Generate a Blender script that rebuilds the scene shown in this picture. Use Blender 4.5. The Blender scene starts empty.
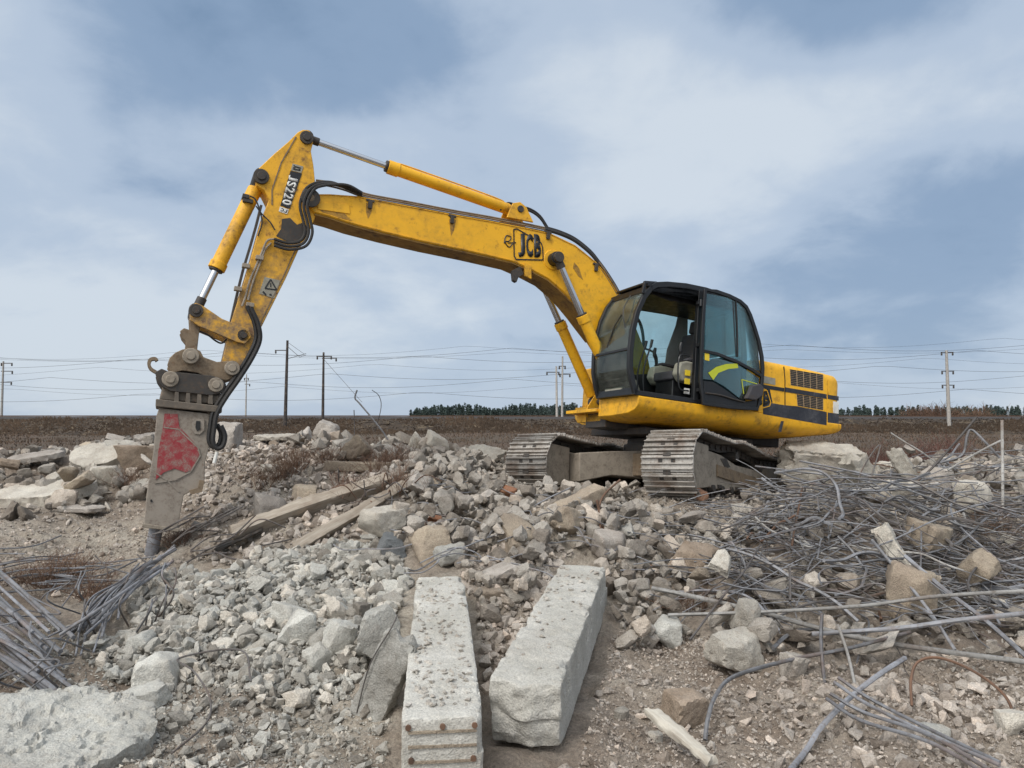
import bpy, bmesh, math, random
import numpy as np
from mathutils import Matrix, Vector
R = math.radians
rng = np.random.default_rng(7); random.seed(7)
scn = bpy.context.scene; col = scn.collection

# ------------------------------------------------------------ camera, sky, sun
FP = 740.0; TAU = R(2.8); CAM = np.array([0, 0, 1.9])
cd = bpy.data.cameras.new('camera'); cam = bpy.data.objects.new('camera', cd); col.objects.link(cam)
cam.location = CAM; cam.rotation_euler = (R(90) + TAU, 0, 0)
cd.sensor_width = 36; cd.lens = FP / 1024 * 36; cd.clip_start = .05; cd.clip_end = 20000
scn.camera = cam
scn.view_settings.view_transform = 'Standard'; scn.view_settings.look = 'None'
scn.view_settings.exposure = 0.0; scn.view_settings.gamma = 1
SUN_EL, SUN_AZ = 48, 215     # azimuth clockwise from +Y: the sun stands behind the camera, to the left
sl = bpy.data.lights.new('sun', 'SUN'); so = bpy.data.objects.new('sun', sl); col.objects.link(so)
sl.energy = 1.5; sl.angle = R(11); sl.color = (1, .97, .93)
so.rotation_euler = (R(90 - SUN_EL), 0, R(180 - SUN_AZ))
so.location = (-10, -15, 30)
world = bpy.data.worlds.new('World'); scn.world = world; world.use_nodes = True

def build_world():
    nt = world.node_tree; N = nt.nodes; L = nt.links; N.clear()
    out = N.new('ShaderNodeOutputWorld'); bg = N.new('ShaderNodeBackground'); bg.inputs[1].default_value = .1
    sky = N.new('ShaderNodeTexSky'); sky.sky_type = 'NISHITA'; sky.sun_disc = False
    sky.sun_elevation = R(SUN_EL); sky.sun_rotation = R(SUN_AZ)
    tc = N.new('ShaderNodeTexCoord'); sep = N.new('ShaderNodeSeparateXYZ'); L.new(tc.outputs['Generated'], sep.inputs[0])
    def M(op, a, b=None, c=None, clamp=False):
        n = N.new('ShaderNodeMath'); n.operation = op; n.use_clamp = clamp
        for i, x in enumerate((a, b, c)):
            if x is None: continue
            if isinstance(x, (int, float)): n.inputs[i].default_value = x
            else: L.new(x, n.inputs[i])
        return n.outputs[0]
    zz = M('ADD', M('MAXIMUM', sep.outputs['Z'], 0.0), .34)
    cx = M('DIVIDE', sep.outputs['X'], zz); cy = M('DIVIDE', sep.outputs['Y'], zz)
    cmb = N.new('ShaderNodeCombineXYZ'); L.new(cx, cmb.inputs[0]); L.new(cy, cmb.inputs[1])
    def noise(scale, det, rough, off, dist=0.0, vec=None):
        mp = N.new('ShaderNodeMapping'); mp.inputs['Location'].default_value = off
        L.new(vec or cmb.outputs[0], mp.inputs[0])
        n = N.new('ShaderNodeTexNoise'); n.inputs['Scale'].default_value = scale; n.inputs['Detail'].default_value = det
        n.inputs['Roughness'].default_value = rough; n.inputs['Distortion'].default_value = dist
        L.new(mp.outputs[0], n.inputs['Vector']); return n.outputs['Fac']
    n1 = noise(1.15, 7, .52, (3.1, 1.2, 0), .35); n2 = noise(3.6, 7, .58, (7.7, 2.3, 0), .25)
    n3 = noise(3.6, 4, .5, (1.7, 5.3, 2), .0, tc.outputs['Generated'])
    # individual cloud masses: (direction az deg, el deg, radius deg, amount); dark masses positive
    blobs = [(-17, 28, 9, .42), (-22, 25, 6, .20), (-8, 27, 5, .05), (3, 28, 7, -.22), (16, 29.5, 9, .45), (27, 29, 7, .35), (0, 20, 5, .16), (-4, 24, 7, .18), (28, 10.5, 9, .30), (30, 14, 6, .12),
             (-26, 17, 9, .16), (2, 14, 10, .05), (-34, 27, 6, -.22), (12, 23, 9, -.22), (22, 20, 8, -.16), (-10, 21, 4, -.12), (8, 17, 8, -.12),
             (-30, 4, 9, -.16), (-12, 5, 12, -.06), (10, 8, 8, .10), (-34, 20.5, 5, -.12), (-31, 11, 6, .10)]
    acc = None
    for az, el, rad, am in blobs:
        d = (math.sin(R(az)) * math.cos(R(el)), math.cos(R(az)) * math.cos(R(el)), math.sin(R(el)))
        vm = N.new('ShaderNodeVectorMath'); vm.operation = 'SUBTRACT'; L.new(tc.outputs['Generated'], vm.inputs[0]); vm.inputs[1].default_value = d
        sc = N.new('ShaderNodeVectorMath'); sc.operation = 'MULTIPLY'; L.new(vm.outputs[0], sc.inputs[0]); sc.inputs[1].default_value = (.75, .75, 1.35)
        ln = N.new('ShaderNodeVectorMath'); ln.operation = 'LENGTH'; L.new(sc.outputs[0], ln.inputs[0])
        wob = M('MULTIPLY_ADD', n3, .22, -.11)
        q = M('DIVIDE', M('ADD', ln.outputs['Value'], wob), R(rad))
        g = M('POWER', 2.718, M('MULTIPLY', M('MULTIPLY', q, q), -1.0))
        g = M('MULTIPLY', g, am); acc = g if acc is None else M('ADD', acc, g)
    dark = M('ADD', acc, M('MULTIPLY_ADD', n1, 1.05, -.30))
    dark = M('ADD', dark, M('MULTIPLY_ADD', n2, .62, -.31))
    ramp = N.new('ShaderNodeValToRGB'); L.new(dark, ramp.inputs[0]); cr = ramp.color_ramp
    cr.interpolation = 'EASE'
    cr.elements[0].position = 0.0; cr.elements[0].color = (.66, .735, .82, 1)
    cr.elements[1].position = 1.0; cr.elements[1].color = (.13, .225, .37, 1)
    e = cr.elements.new(.30); e.color = (.48, .58, .72, 1)
    e = cr.elements.new(.60); e.color = (.275, .385, .55, 1)
    # horizon band a little paler and warmer
    hz = M('POWER', 2.718, M('MULTIPLY', M('MAXIMUM', sep.outputs['Z'], 0.0), -9.0))
    mixh = N.new('ShaderNodeMix'); mixh.data_type = 'RGBA'; L.new(M('MULTIPLY', hz, .32), mixh.inputs[0])
    L.new(ramp.outputs[0], mixh.inputs[6]); mixh.inputs[7].default_value = (.52, .60, .69, 1)
    mul = N.new('ShaderNodeMix'); mul.data_type = 'RGBA'; mul.blend_type = 'MULTIPLY'; mul.inputs[0].default_value = 1
    L.new(mixh.outputs[2], mul.inputs[6]); mul.inputs[7].default_value = (10, 10, 10, 1)
    mixs = N.new('ShaderNodeMix'); mixs.data_type = 'RGBA'; mixs.inputs[0].default_value = .93
    L.new(sky.outputs[0], mixs.inputs[6]); L.new(mul.outputs[2], mixs.inputs[7])
    # unseen white glow added round the sun, behind the camera, to brighten the ground
    sd = (math.sin(R(SUN_AZ)) * math.cos(R(SUN_EL)), math.cos(R(SUN_AZ)) * math.cos(R(SUN_EL)), math.sin(R(SUN_EL)))
    dp = N.new('ShaderNodeVectorMath'); dp.operation = 'DOT_PRODUCT'; L.new(tc.outputs['Generated'], dp.inputs[0]); dp.inputs[1].default_value = sd
    gl = M('MULTIPLY', M('POWER', M('MAXIMUM', dp.outputs['Value'], 0.0), 4.0), 1.0, None, True)
    mg = N.new('ShaderNodeMix'); mg.data_type = 'RGBA'; L.new(gl, mg.inputs[0]); L.new(mixs.outputs[2], mg.inputs[6]); mg.inputs[7].default_value = (29, 28, 26.4, 1)
    L.new(mg.outputs[2], bg.inputs[0]); L.new(bg.outputs[0], out.inputs[0])
build_world()

# ------------------------------------------------------------ numpy helpers
def ray(u, v):
    x = (u - 512) / FP; y = (384 - v) / FP
    return np.array([x, math.cos(TAU) - y * math.sin(TAU), math.sin(TAU) + y * math.cos(TAU)])
def proj(p):
    d = np.asarray(p, float) - CAM
    fw = d[..., 1] * math.cos(TAU) + d[..., 2] * math.sin(TAU); up = -d[..., 1] * math.sin(TAU) + d[..., 2] * math.cos(TAU)
    return 512 + FP * d[..., 0] / fw, 384 - FP * up / fw
def _h(ix, iy, iz, s):
    n = (ix * 374761393 + iy * 668265263 + iz * 2147483647 + s * 974711) & 0xffffffff
    n = ((n ^ (n >> 13)) * 1274126177) & 0xffffffff
    n = ((n ^ (n >> 16)) * 2246822519) & 0xffffffff
    return ((n ^ (n >> 15)) & 0xffffff) / float(0xffffff) * 2 - 1
def vnoise(p, s=0):
    p = np.asarray(p, float); i = np.floor(p).astype(np.int64); f = p - i; f = f * f * (3 - 2 * f)
    r = 0
    for dx in (0, 1):
        for dy in (0, 1):
            for dz in (0, 1):
                w = (f[..., 0] if dx else 1 - f[..., 0]) * (f[..., 1] if dy else 1 - f[..., 1]) * (f[..., 2] if dz else 1 - f[..., 2])
                r = r + w * _h(i[..., 0] + dx, i[..., 1] + dy, i[..., 2] + dz, s)
    return r
def fbm(p, s=0, o=4, g=.5, lac=2.1):
    p = np.asarray(p, float); r = 0; a = 1
    for k in range(o):
        r = r + a * vnoise(p, s + k * 17); p = p * lac + 5.3; a *= g
    return r
def v3(x, y, z=0.0):
    x, y = np.broadcast_arrays(x, y); return np.stack([x, y, np.full(x.shape, z, float)], -1)

# ------------------------------------------------------------ mesh helpers
def raw_mesh(name, V, F, mat=None, smooth=True, ang=35, attr=None):
    me = bpy.data.meshes.new(name)
    if isinstance(F, np.ndarray):
        n, k = F.shape
        me.vertices.add(len(V)); me.vertices.foreach_set('co', np.asarray(V, np.float32).ravel())
        me.loops.add(n * k); me.loops.foreach_set('vertex_index', F.astype(np.int32).ravel())
        me.polygons.add(n); me.polygons.foreach_set('loop_start', np.arange(0, n * k, k, dtype=np.int32))
        me.update(calc_edges=True); me.validate()
    else:
        me.from_pydata([tuple(v) for v in V], [], F); me.update()
    if mat: me.materials.append(mat)
    if smooth:
        me.polygons.foreach_set('use_smooth', np.ones(len(me.polygons), bool))
        if ang: me.set_sharp_from_angle(angle=R(ang))
    return me
def link(name, me, parent=None, loc=None, M=None):
    o = bpy.data.objects.new(name, me); col.objects.link(o)
    if parent: o.parent = parent
    if loc is not None: o.location = loc
    if M is not None: o.matrix_local = M
    return o
def tag(o, label=None, cat=None, group=None, kind=None):
    if label: o['label'] = label
    if cat: o['category'] = cat
    if group: o['group'] = group
    if kind: o['kind'] = kind
    return o
class MB:
    def __init__(s): s.V = []; s.F = []
    def add(s, V, F):
        b = len(s.V); s.V += [tuple(float(c) for c in v) for v in V]; s.F += [[b + i for i in f] for f in F]; return s
    def box(s, c, d, M=None):
        V = [(x * d[0] / 2, y * d[1] / 2, z * d[2] / 2) for x in (-1, 1) for y in (-1, 1) for z in (-1, 1)]
        if M is not None: V = [tuple(M @ Vector(v)) for v in V]
        V = [(v[0] + c[0], v[1] + c[1], v[2] + c[2]) for v in V]
        return s.add(V, [(0, 1, 3, 2), (4, 6, 7, 5), (0, 4, 5, 1), (2, 3, 7, 6), (0, 2, 6, 4), (1, 5, 7, 3)])
    def prism(s, pts, l0, l1, ins=None):
        """pts in (f,h); extruded along l (Y)."""
        n = len(pts); V = [(p[0], l0, p[1]) for p in pts] + [(p[0], l1, p[1]) for p in pts]
        F = [list(range(n)), list(range(2 * n - 1, n - 1, -1))] + [(i, i + n, (i + 1) % n + n, (i + 1) % n) for i in range(n)]
        return s.add(V, F)
    def tube(s, pts, r, n=8, cap=True):
        P = np.array(pts, float); m = len(P); T = np.gradient(P, axis=0); T /= np.linalg.norm(T, axis=1)[:, None] + 1e-9
        rr = np.broadcast_to(r, (m,)); a = np.array([0, 0, 1.]) if abs(T[0][2]) < .9 else np.array([1., 0, 0])
        u = np.cross(T[0], a); u /= np.linalg.norm(u); V = []
        for k in range(m):
            u = u - T[k] * np.dot(u, T[k]); u /= np.linalg.norm(u) + 1e-9; w = np.cross(T[k], u)
            for q in range(n):
                t = 2 * math.pi * q / n; V.append(P[k] + rr[k] * (u * math.cos(t) + w * math.sin(t)))
        F = [(k * n + q, k * n + (q + 1) % n, (k + 1) * n + (q + 1) % n, (k + 1) * n + q) for k in range(m - 1) for q in range(n)]
        if cap: F += [list(range(n))[::-1], [(m - 1) * n + q for q in range(n)]]
        return s.add(V, F)
    def cyl(s, a, b, r, n=20, r2=None):
        return s.tube([a, b], [r, r if r2 is None else r2], n)
    def bar(s, pts, w, d, nrm=(0, 1, 0), closed=False):
        """rectangular section swept along pts: w in the plane, d along nrm."""
        P = np.array(pts, float); m = len(P); nn = np.array(nrm, float)
        if closed: T = np.roll(P, -1, 0) - np.roll(P, 1, 0)
        else: T = np.gradient(P, axis=0)
        T /= np.linalg.norm(T, axis=1)[:, None] + 1e-9; V = []
        for k in range(m):
            a = np.cross(T[k], nn); a /= np.linalg.norm(a) + 1e-9
            for x, y in ((-1, -1), (1, -1), (1, 1), (-1, 1)): V.append(P[k] + a * w / 2 * x + nn * d / 2 * y)
        F = []
        for k in range(m if closed else m - 1):
            k2 = (k + 1) % m
            for q in range(4): F.append((k * 4 + q, k * 4 + (q + 1) % 4, k2 * 4 + (q + 1) % 4, k2 * 4 + q))
        if not closed: F += [(3, 2, 1, 0), tuple((m - 1) * 4 + q for q in range(4))]
        return s.add(V, F)
    def build(s, name, mat, parent=None, loc=None, bevel=0, seg=2, M=None, ang=35):
        me = bpy.data.meshes.new(name); me.from_pydata(s.V, [], s.F)
        bm = bmesh.new(); bm.from_mesh(me); bmesh.ops.recalc_face_normals(bm, faces=bm.faces); bm.to_mesh(me); bm.free()
        me.materials.append(mat); me.polygons.foreach_set('use_smooth', np.ones(len(me.polygons), bool)); me.set_sharp_from_angle(angle=R(ang))
        o = link(name, me, parent, loc, M)
        if bevel:
            b = o.modifiers.new('bevel', 'BEVEL'); b.width = bevel; b.segments = seg; b.limit_method = 'ANGLE'; b.angle_limit = R(38); b.harden_normals = True
        return o
def smooth_path(pts, n=10):
    P = [np.array(p, float) for p in pts]; P = [2 * P[0] - P[1]] + P + [2 * P[-1] - P[-2]]; out = []
    for i in range(1, len(P) - 2):
        for k in range(n):
            t = k / n; a, b, c, d = P[i - 1:i + 3]
            out.append(.5 * ((2 * b) + (c - a) * t + (2 * a - 5 * b + 4 * c - d) * t * t + (3 * b - a - 3 * c + d) * t ** 3))
    out.append(P[-2]); return out
def circle2(c, r, a0=0, a1=360, n=16):
    return [(c[0] + r * math.cos(R(a0 + (a1 - a0) * i / n)), c[1] + r * math.sin(R(a0 + (a1 - a0) * i / n))) for i in range(n + (0 if a1 - a0 >= 360 else 1))]

# ------------------------------------------------------------ materials
def mat_base(name, rough=.8, metal=0.0):
    m = bpy.data.materials.new(name); m.use_nodes = True; nt = m.node_tree; b = nt.nodes['Principled BSDF']
    b.inputs['Roughness'].default_value = rough; b.inputs['Metallic'].default_value = metal
    return m, nt, b
def nz(nt, scale, det=4, rough=.55, vec=None, off=None, out='Fac', dist=0):
    n = nt.nodes.new('ShaderNodeTexNoise'); n.inputs['Scale'].default_value = scale; n.inputs['Detail'].default_value = det
    n.inputs['Roughness'].default_value = rough; n.inputs['Distortion'].default_value = dist
    if vec is not None: nt.links.new(vec, n.inputs['Vector'])
    return n.outputs[out]
def mp(nt, x, a, b, c=0.0, d=1.0):
    n = nt.nodes.new('ShaderNodeMapRange'); nt.links.new(x, n.inputs[0])
    for i, q in enumerate((a, b, c, d)): n.inputs[i + 1].default_value = q
    return n.outputs[0]
def mixc(nt, fac, a, b, mode='MIX'):
    n = nt.nodes.new('ShaderNodeMix'); n.data_type = 'RGBA'; n.blend_type = mode
    if isinstance(fac, (int, float)): n.inputs[0].default_value = fac
    else: nt.links.new(fac, n.inputs[0])
    for i, q in ((6, a), (7, b)):
        if isinstance(q, tuple): n.inputs[i].default_value = q + (1,) if len(q) == 3 else q
        else: nt.links.new(q, n.inputs[i])
    return n.outputs[2]
def mth(nt, op, a, b, clamp=False):
    n = nt.nodes.new('ShaderNodeMath'); n.operation = op; n.use_clamp = clamp
    for i, q in enumerate((a, b)):
        if isinstance(q, (int, float)): n.inputs[i].default_value = q
        else: nt.links.new(q, n.inputs[i])
    return n.outputs[0]
def bump(nt, b, h, strength=.5, dist=.01):
    n = nt.nodes.new('ShaderNodeBump'); n.inputs['Strength'].default_value = strength; n.inputs['Distance'].default_value = dist
    nt.links.new(h, n.inputs['Height']); nt.links.new(n.outputs[0], b.inputs['Normal']); return n
def coord(nt, kind='Object'):
    return nt.nodes.new('ShaderNodeTexCoord').outputs[kind]
def wpos(nt): return nt.nodes.new('ShaderNodeNewGeometry').outputs['Position']
def concrete(name, ca, cb, dirt=(.23, .17, .12), dirt_amt=.4, scale=1.0, rnd=.25):
    m, nt, b = mat_base(name, .92); w = wpos(nt)
    n1 = nz(nt, 3.2 * scale, 5, .6, w); n2 = nz(nt, 22 * scale, 4, .65, w); n3 = nz(nt, 95 * scale, 3, .6, w)
    c = mixc(nt, mp(nt, n1, .35, .65), ca, cb)
    c = mixc(nt, mp(nt, n2, .52, .72, 0, dirt_amt), c, dirt)
    n4 = nz(nt, 1.4, 3, .6, w)
    c = mixc(nt, mp(nt, n4, .5, .68, 0, dirt_amt * .7), c, dirt)
    oi = nt.nodes.new('ShaderNodeObjectInfo').outputs['Random']
    hs = nt.nodes.new('ShaderNodeHueSaturation'); nt.links.new(c, hs.inputs['Color']); nt.links.new(mp(nt, oi, 0, 1, 1 - rnd, 1 + rnd), hs.inputs['Value'])
    tn = nt.nodes.new('ShaderNodeAttribute'); tn.attribute_name = 'tone'; tf = tn.outputs['Fac']    # each stone its own shade
    hs2 = nt.nodes.new('ShaderNodeHueSaturation'); nt.links.new(hs.outputs[0], hs2.inputs['Color']); nt.links.new(mth(nt, 'ADD', tf, 1.0), hs2.inputs['Value'])
    c9 = mixc(nt, mth(nt, 'MULTIPLY', mth(nt, 'ABSOLUTE', tf, 0.0), .9, True), hs2.outputs[0], mixc(nt, 1.0, hs2.outputs[0], (1.12, .93, .78), 'MULTIPLY'))
    g = mp(nt, n3, .3, .7, .74, 1.2); gc = mixc(nt, 1.0, c9, g, 'MULTIPLY')
    nt.links.new(gc, b.inputs['Base Color'])
    h = mth(nt, 'ADD', mth(nt, 'MULTIPLY', n2, .7), mth(nt, 'MULTIPLY', n3, .45))
    bump(nt, b, h, .9, .022)
    return m
M = {}
M['conc_pale'] = concrete('pale_concrete', (.50, .47, .41), (.36, .33, .285), (.25, .19, .135), .42)
M['conc_green'] = concrete('grey_green_concrete', (.51, .505, .465), (.37, .36, .325), (.28, .24, .20), .4)
M['conc_pink'] = concrete('dusty_concrete', (.42, .385, .345), (.28, .25, .22), (.17, .13, .10), .5)
M['conc_brown'] = concrete('earthy_concrete', (.30, .24, .185), (.21, .16, .115), (.14, .095, .06), .5)
M['conc_tan'] = concrete('tan_concrete', (.37, .31, .235), (.27, .22, .17), (.15, .10, .07), .4)
M['conc_beam'] = concrete('beam_concrete', (.56, .545, .50), (.42, .405, .36), (.30, .26, .215), .3)
M['conc_dark'] = concrete('damp_grey_concrete', (.37, .365, .34), (.24, .235, .215), (.13, .115, .095), .6)
M['brick'] = concrete('orange_brick', (.36, .16, .08), (.26, .13, .08), (.25, .2, .15), .5)
M['gravel'] = concrete('gravel_mix', (.46, .43, .385), (.28, .255, .22), (.17, .13, .10), .5)

def soil_mat():
    m, nt, b = mat_base('soil', .97); w = wpos(nt)
    at = nt.nodes.new('ShaderNodeAttribute'); at.attribute_name = 'pale'; pale = at.outputs['Fac']
    at2 = nt.nodes.new('ShaderNodeAttribute'); at2.attribute_name = 'grass'; gr = at2.outputs['Fac']
    n1 = nz(nt, 1.1, 5, .6, w); n2 = nz(nt, 7, 5, .65, w); n3 = nz(nt, 45, 4, .7, w); n4 = nz(nt, 160, 2, .6, w)
    brown = mixc(nt, mp(nt, n1, .35, .65), (.185, .145, .112), (.30, .255, .21))
    brown = mixc(nt, mp(nt, n2, .45, .7, 0, .7), brown, (.145, .108, .080))
    pal = mixc(nt, mp(nt, n2, .35, .65), (.42, .385, .325), (.29, .25, .20))
    f = mth(nt, 'ADD', pale, mp(nt, n1, .3, .7, -.25, .25), True)
    c = mixc(nt, f, brown, pal)
    gv = mixc(nt, mp(nt, nz(nt, .09, 6, .65, w), .38, .62), (.085, .054, .034), (.060, .048, .030))
    gv = mixc(nt, mp(nt, nz(nt, 1.6, 4, .7, w), .4, .7, 0, .7), gv, (.095, .062, .038))
    c = mixc(nt, gr, c, gv)
    c = mixc(nt, 1.0, c, mp(nt, n3, .3, .7, .65, 1.3), 'MULTIPLY')
    c = mixc(nt, 1.0, c, mp(nt, n4, .3, .7, .8, 1.2), 'MULTIPLY')
    nt.links.new(c, b.inputs['Base Color'])
    h = mth(nt, 'ADD', mth(nt, 'MULTIPLY', n2, .9), mth(nt, 'ADD', mth(nt, 'MULTIPLY', n3, .5), mth(nt, 'MULTIPLY', n4, .18)))
    bump(nt, b, h, 1.0, .035); return m
M['soil'] = soil_mat()

def paint(name, colr, dirt=.35, rust=.0, rough=.42, dirtcol=(.10, .065, .035), sc=1.0, low=None):
    m, nt, b = mat_base(name, rough); o = coord(nt)
    n1 = nz(nt, 2.3 * sc, 6, .65, o, dist=.4); n2 = nz(nt, 11 * sc, 6, .7, o); n3 = nz(nt, 60 * sc, 3, .6, o)
    c = mixc(nt, mp(nt, n1, .3, .7, 0, .22), colr, tuple(x * .72 for x in colr))
    f = mth(nt, 'MULTIPLY', mp(nt, n1, .42, .72), mp(nt, n2, .35, .65)); f = mth(nt, 'MULTIPLY', f, dirt * 1.6, True)
    c = mixc(nt, f, c, dirtcol)
    if low:   # mud and wear thrown up by the tool: heavier near the working end
        sp = nt.nodes.new('ShaderNodeSeparateXYZ'); nt.links.new(o, sp.inputs[0]); fl = mth(nt, 'MULTIPLY', mp(nt, sp.outputs[2], low[1], low[0]), mp(nt, n2, .34, .6, .15, 1)); c = mixc(nt, mth(nt, 'MULTIPLY', fl, .95), c, (.20, .14, .085))
    if rust:
        fr = mth(nt, 'MULTIPLY', mp(nt, n2, .58, .66), rust, True); c = mixc(nt, fr, c, (.16, .055, .02))
    nt.links.new(c, b.inputs['Base Color'])
    nt.links.new(mp(nt, n2, .3, .7, rough - .08, rough + .25), b.inputs['Roughness'])
    bump(nt, b, mth(nt, 'ADD', n3, n1), .12, .006)
    return m
YEL = (.84, .435, .010)
M['yellow'] = paint('yellow_paint', YEL, .34, .35)
M['yellow_dirty'] = paint('worn_yellow_paint', (.80, .41, .014), .70, .6, .5)
M['yellow_arm'] = paint('tool_end_yellow_paint', (.80, .41, .014), .72, .6, .5, low=(.35, 1.7))
M['yellow_deck'] = paint('muddy_yellow_paint', (.84, .43, .012), .60, .35, .5)
M['stain'] = paint('oily_stain', (.42, .22, .02), 1.0, .5, .5, (.10, .06, .03), 4)
M['dark_under'] = paint('dark_underside_paint', (.30, .165, .03), .9, .6, .65, (.07, .045, .028))
M['black'] = paint('black_paint', (.009, .010, .012), .22, 0, .36, (.045, .042, .038))
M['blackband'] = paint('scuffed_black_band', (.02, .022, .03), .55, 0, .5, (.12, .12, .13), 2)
M['rubber'] = paint('black_rubber', (.014, .014, .015), .5, 0, .6, (.07, .06, .05))
M['dark_metal'] = paint('greasy_dark_metal', (.035, .031, .028), .6, .3, .55, (.10, .075, .05), 3)
M['mud_metal'] = paint('mud_caked_metal', (.295, .255, .205), .8, .15, .9, (.13, .105, .08), 3)
M['brown_metal'] = paint('worn_brown_metal', (.21, .155, .10), .9, .4, .7, (.09, .07, .05), 3)
M['breaker'] = paint('dusty_breaker_steel', (.28, .245, .205), .9, .35, .85, (.15, .12, .095), 3)
M['breaker_dark'] = paint('grimy_breaker_steel', (.115, .097, .078), .8, .3, .75, (.22, .18, .14), 3)
M['red'] = paint('scratched_red_paint', (.27, .035, .042), 1.5, 0, .8, (.25, .175, .15), 7)
M['trim'] = paint('grey_cab_trim', (.20, .20, .19), .3, 0, .8)
M['seat'] = paint('dark_seat_fabric', (.05, .05, .058), .4, 0, .9)
M['cream'] = paint('cream_plastic', (.31, .30, .245), .5, 0, .6)
M['white'] = paint('white_plate', (.72, .72, .68), .3, 0, .5)
M['stickerY'] = paint('yellow_sticker', (.75, .55, .03), .1, 0, .4)
M['stickerR'] = paint('red_sticker', (.55, .04, .03), .1, 0, .5)
M['stripeG'] = paint('lime_reflection_and_sticker', (.50, .55, .03), .1, 0, .4)  # lime colour for the door's painted reflection and the sticker outline
M['wire'] = paint('dark_wire', (.05, .05, .055), .1, 0, .5)
def chrome():
    m, nt, b = mat_base('polished_rod', .22, 1.0); b.inputs['Base Color'].default_value = (.62, .62, .63, 1); return m
M['chrome'] = chrome()
def steel(name, a, bb, metal, rough):
    m, nt, b = mat_base(name, rough, metal); w = wpos(nt)
    n1 = nz(nt, 5, 4, .6, w); n2 = nz(nt, 40, 3, .6, w)
    c = mixc(nt, mp(nt, n1, .4, .65), a, bb); c = mixc(nt, mp(nt, n2, .5, .75, 0, .6), c, (.12, .08, .055)); c = mixc(nt, mp(nt, nz(nt, 2.1, 3, .6, w), .55, .68, 0, .55), c, (.17, .105, .07))
    oi = nt.nodes.new('ShaderNodeObjectInfo').outputs['Random']
    c = mixc(nt, 1.0, c, mp(nt, oi, 0, 1, .65, 1.25), 'MULTIPLY')
    nt.links.new(c, b.inputs['Base Color']); bump(nt, b, n2, .4, .004); return m
M['shoe'] = steel('worn_track_steel', (.40, .38, .35), (.24, .21, .18), .45, .5)
M['rebar'] = steel('grey_rebar', (.215, .22, .235), (.13, .13, .135), .1, .7)
M['rebar_dark'] = steel('dark_rebar', (.14, .13, .125), (.08, .07, .065), .25, .65)
M['rebar_pale'] = steel('pale_dusty_bar', (.38, .375, .36), (.26, .25, .235), .0, .8)
M['rust'] = steel('rusty_bar', (.17, .095, .06), (.11, .068, .048), .1, .85)
M['bluegrey'] = steel('blue_grey_pipe', (.25, .26, .285), (.15, .15, .16), .0, .85)
def glass(name, tint, rough=.03, d0=.01, d1=.10):
    m = bpy.data.materials.new(name); m.use_nodes = True; nt = m.node_tree; N = nt.nodes; N.clear()
    o = N.new('ShaderNodeOutputMaterial'); t = N.new('ShaderNodeBsdfTransparent'); t.inputs[0].default_value = tint + (1,)
    g = N.new('ShaderNodeBsdfGlossy'); g.inputs['Roughness'].default_value = rough; g.inputs[0].default_value = (.9, .95, .95, 1)
    d = N.new('ShaderNodeBsdfDiffuse'); d.inputs[0].default_value = (.35, .34, .30, 1)
    fr = N.new('ShaderNodeFresnel'); fr.inputs[0].default_value = 1.45
    ms = N.new('ShaderNodeMixShader'); nt.links.new(fr.outputs[0], ms.inputs[0]); nt.links.new(t.outputs[0], ms.inputs[1]); nt.links.new(g.outputs[0], ms.inputs[2])
    m2 = N.new('ShaderNodeMixShader'); n = nz(nt, 3, 5, .7, coord(nt)); nt.links.new(mp(nt, n, .35, .75, d0, d1), m2.inputs[0])
    nt.links.new(ms.outputs[0], m2.inputs[1]); nt.links.new(d.outputs[0], m2.inputs[2]); nt.links.new(m2.outputs[0], o.inputs[0]); return m
M['glass_pale_reflection'] = glass('pale_reflection_windscreen', (.80, .90, .88), .05, .03, .20); M['glass'] = glass('cab_glass', (.78, .90, .89)); M['glass_door'] = glass('tinted_door_glass', (.66, .86, .88))  # dust film on the windscreen raised to imitate its greyish reflection
def wood(name, a, b_):
    m, nt, b = mat_base(name, .9); o = coord(nt)
    mpn = nt.nodes.new('ShaderNodeMapping'); mpn.inputs['Scale'].default_value = (1.2, 14, 14); nt.links.new(o, mpn.inputs[0])
    n = nz(nt, 3, 5, .6, mpn.outputs[0]); n2 = nz(nt, 3, 4, .6, o)
    c = mixc(nt, mp(nt, n, .3, .7), a, b_); c = mixc(nt, mp(nt, n2, .5, .7, 0, .6), c, (.2, .155, .115))
    nt.links.new(c, b.inputs['Base Color']); bump(nt, b, n, .7, .01); return m
M['wood'] = wood('weathered_timber', (.40, .355, .295), (.25, .205, .16)); M['wood_white'] = wood('whitewashed_timber', (.56, .53, .46), (.38, .34, .28))
M['wood_pole'] = wood('tarred_pole', (.055, .045, .04), (.035, .03, .03))
M['conc_pole'] = concrete('pole_concrete', (.40, .38, .35), (.31, .29, .27), (.2, .18, .15), .3)
def leafy(name, a, b_, rough=.9):
    m, nt, b = mat_base(name, rough); n = nz(nt, .12, 3, .6, wpos(nt)); n2 = nz(nt, 3, 2, .6, wpos(nt))
    c = mixc(nt, mp(nt, n, .4, .6), a, b_); c = mixc(nt, 1.0, c, mp(nt, n2, .3, .7, .6, 1.4), 'MULTIPLY')
    nt.links.new(c, b.inputs['Base Color']); return m
M['conifer'] = leafy('hazed_conifer_needles', (.040, .062, .056), (.052, .075, .064)); M['twig'] = leafy('dry_twigs', (.115, .065, .045), (.16, .10, .065))  # conifer needles tinted lighter and bluer in place of distance haze
M['drygrass'] = leafy('dry_grass_blades', (.115, .078, .052), (.078, .054, .037)); M['redtwig'] = leafy('reddish_twigs', (.13, .058, .042), (.10, .05, .04))

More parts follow.
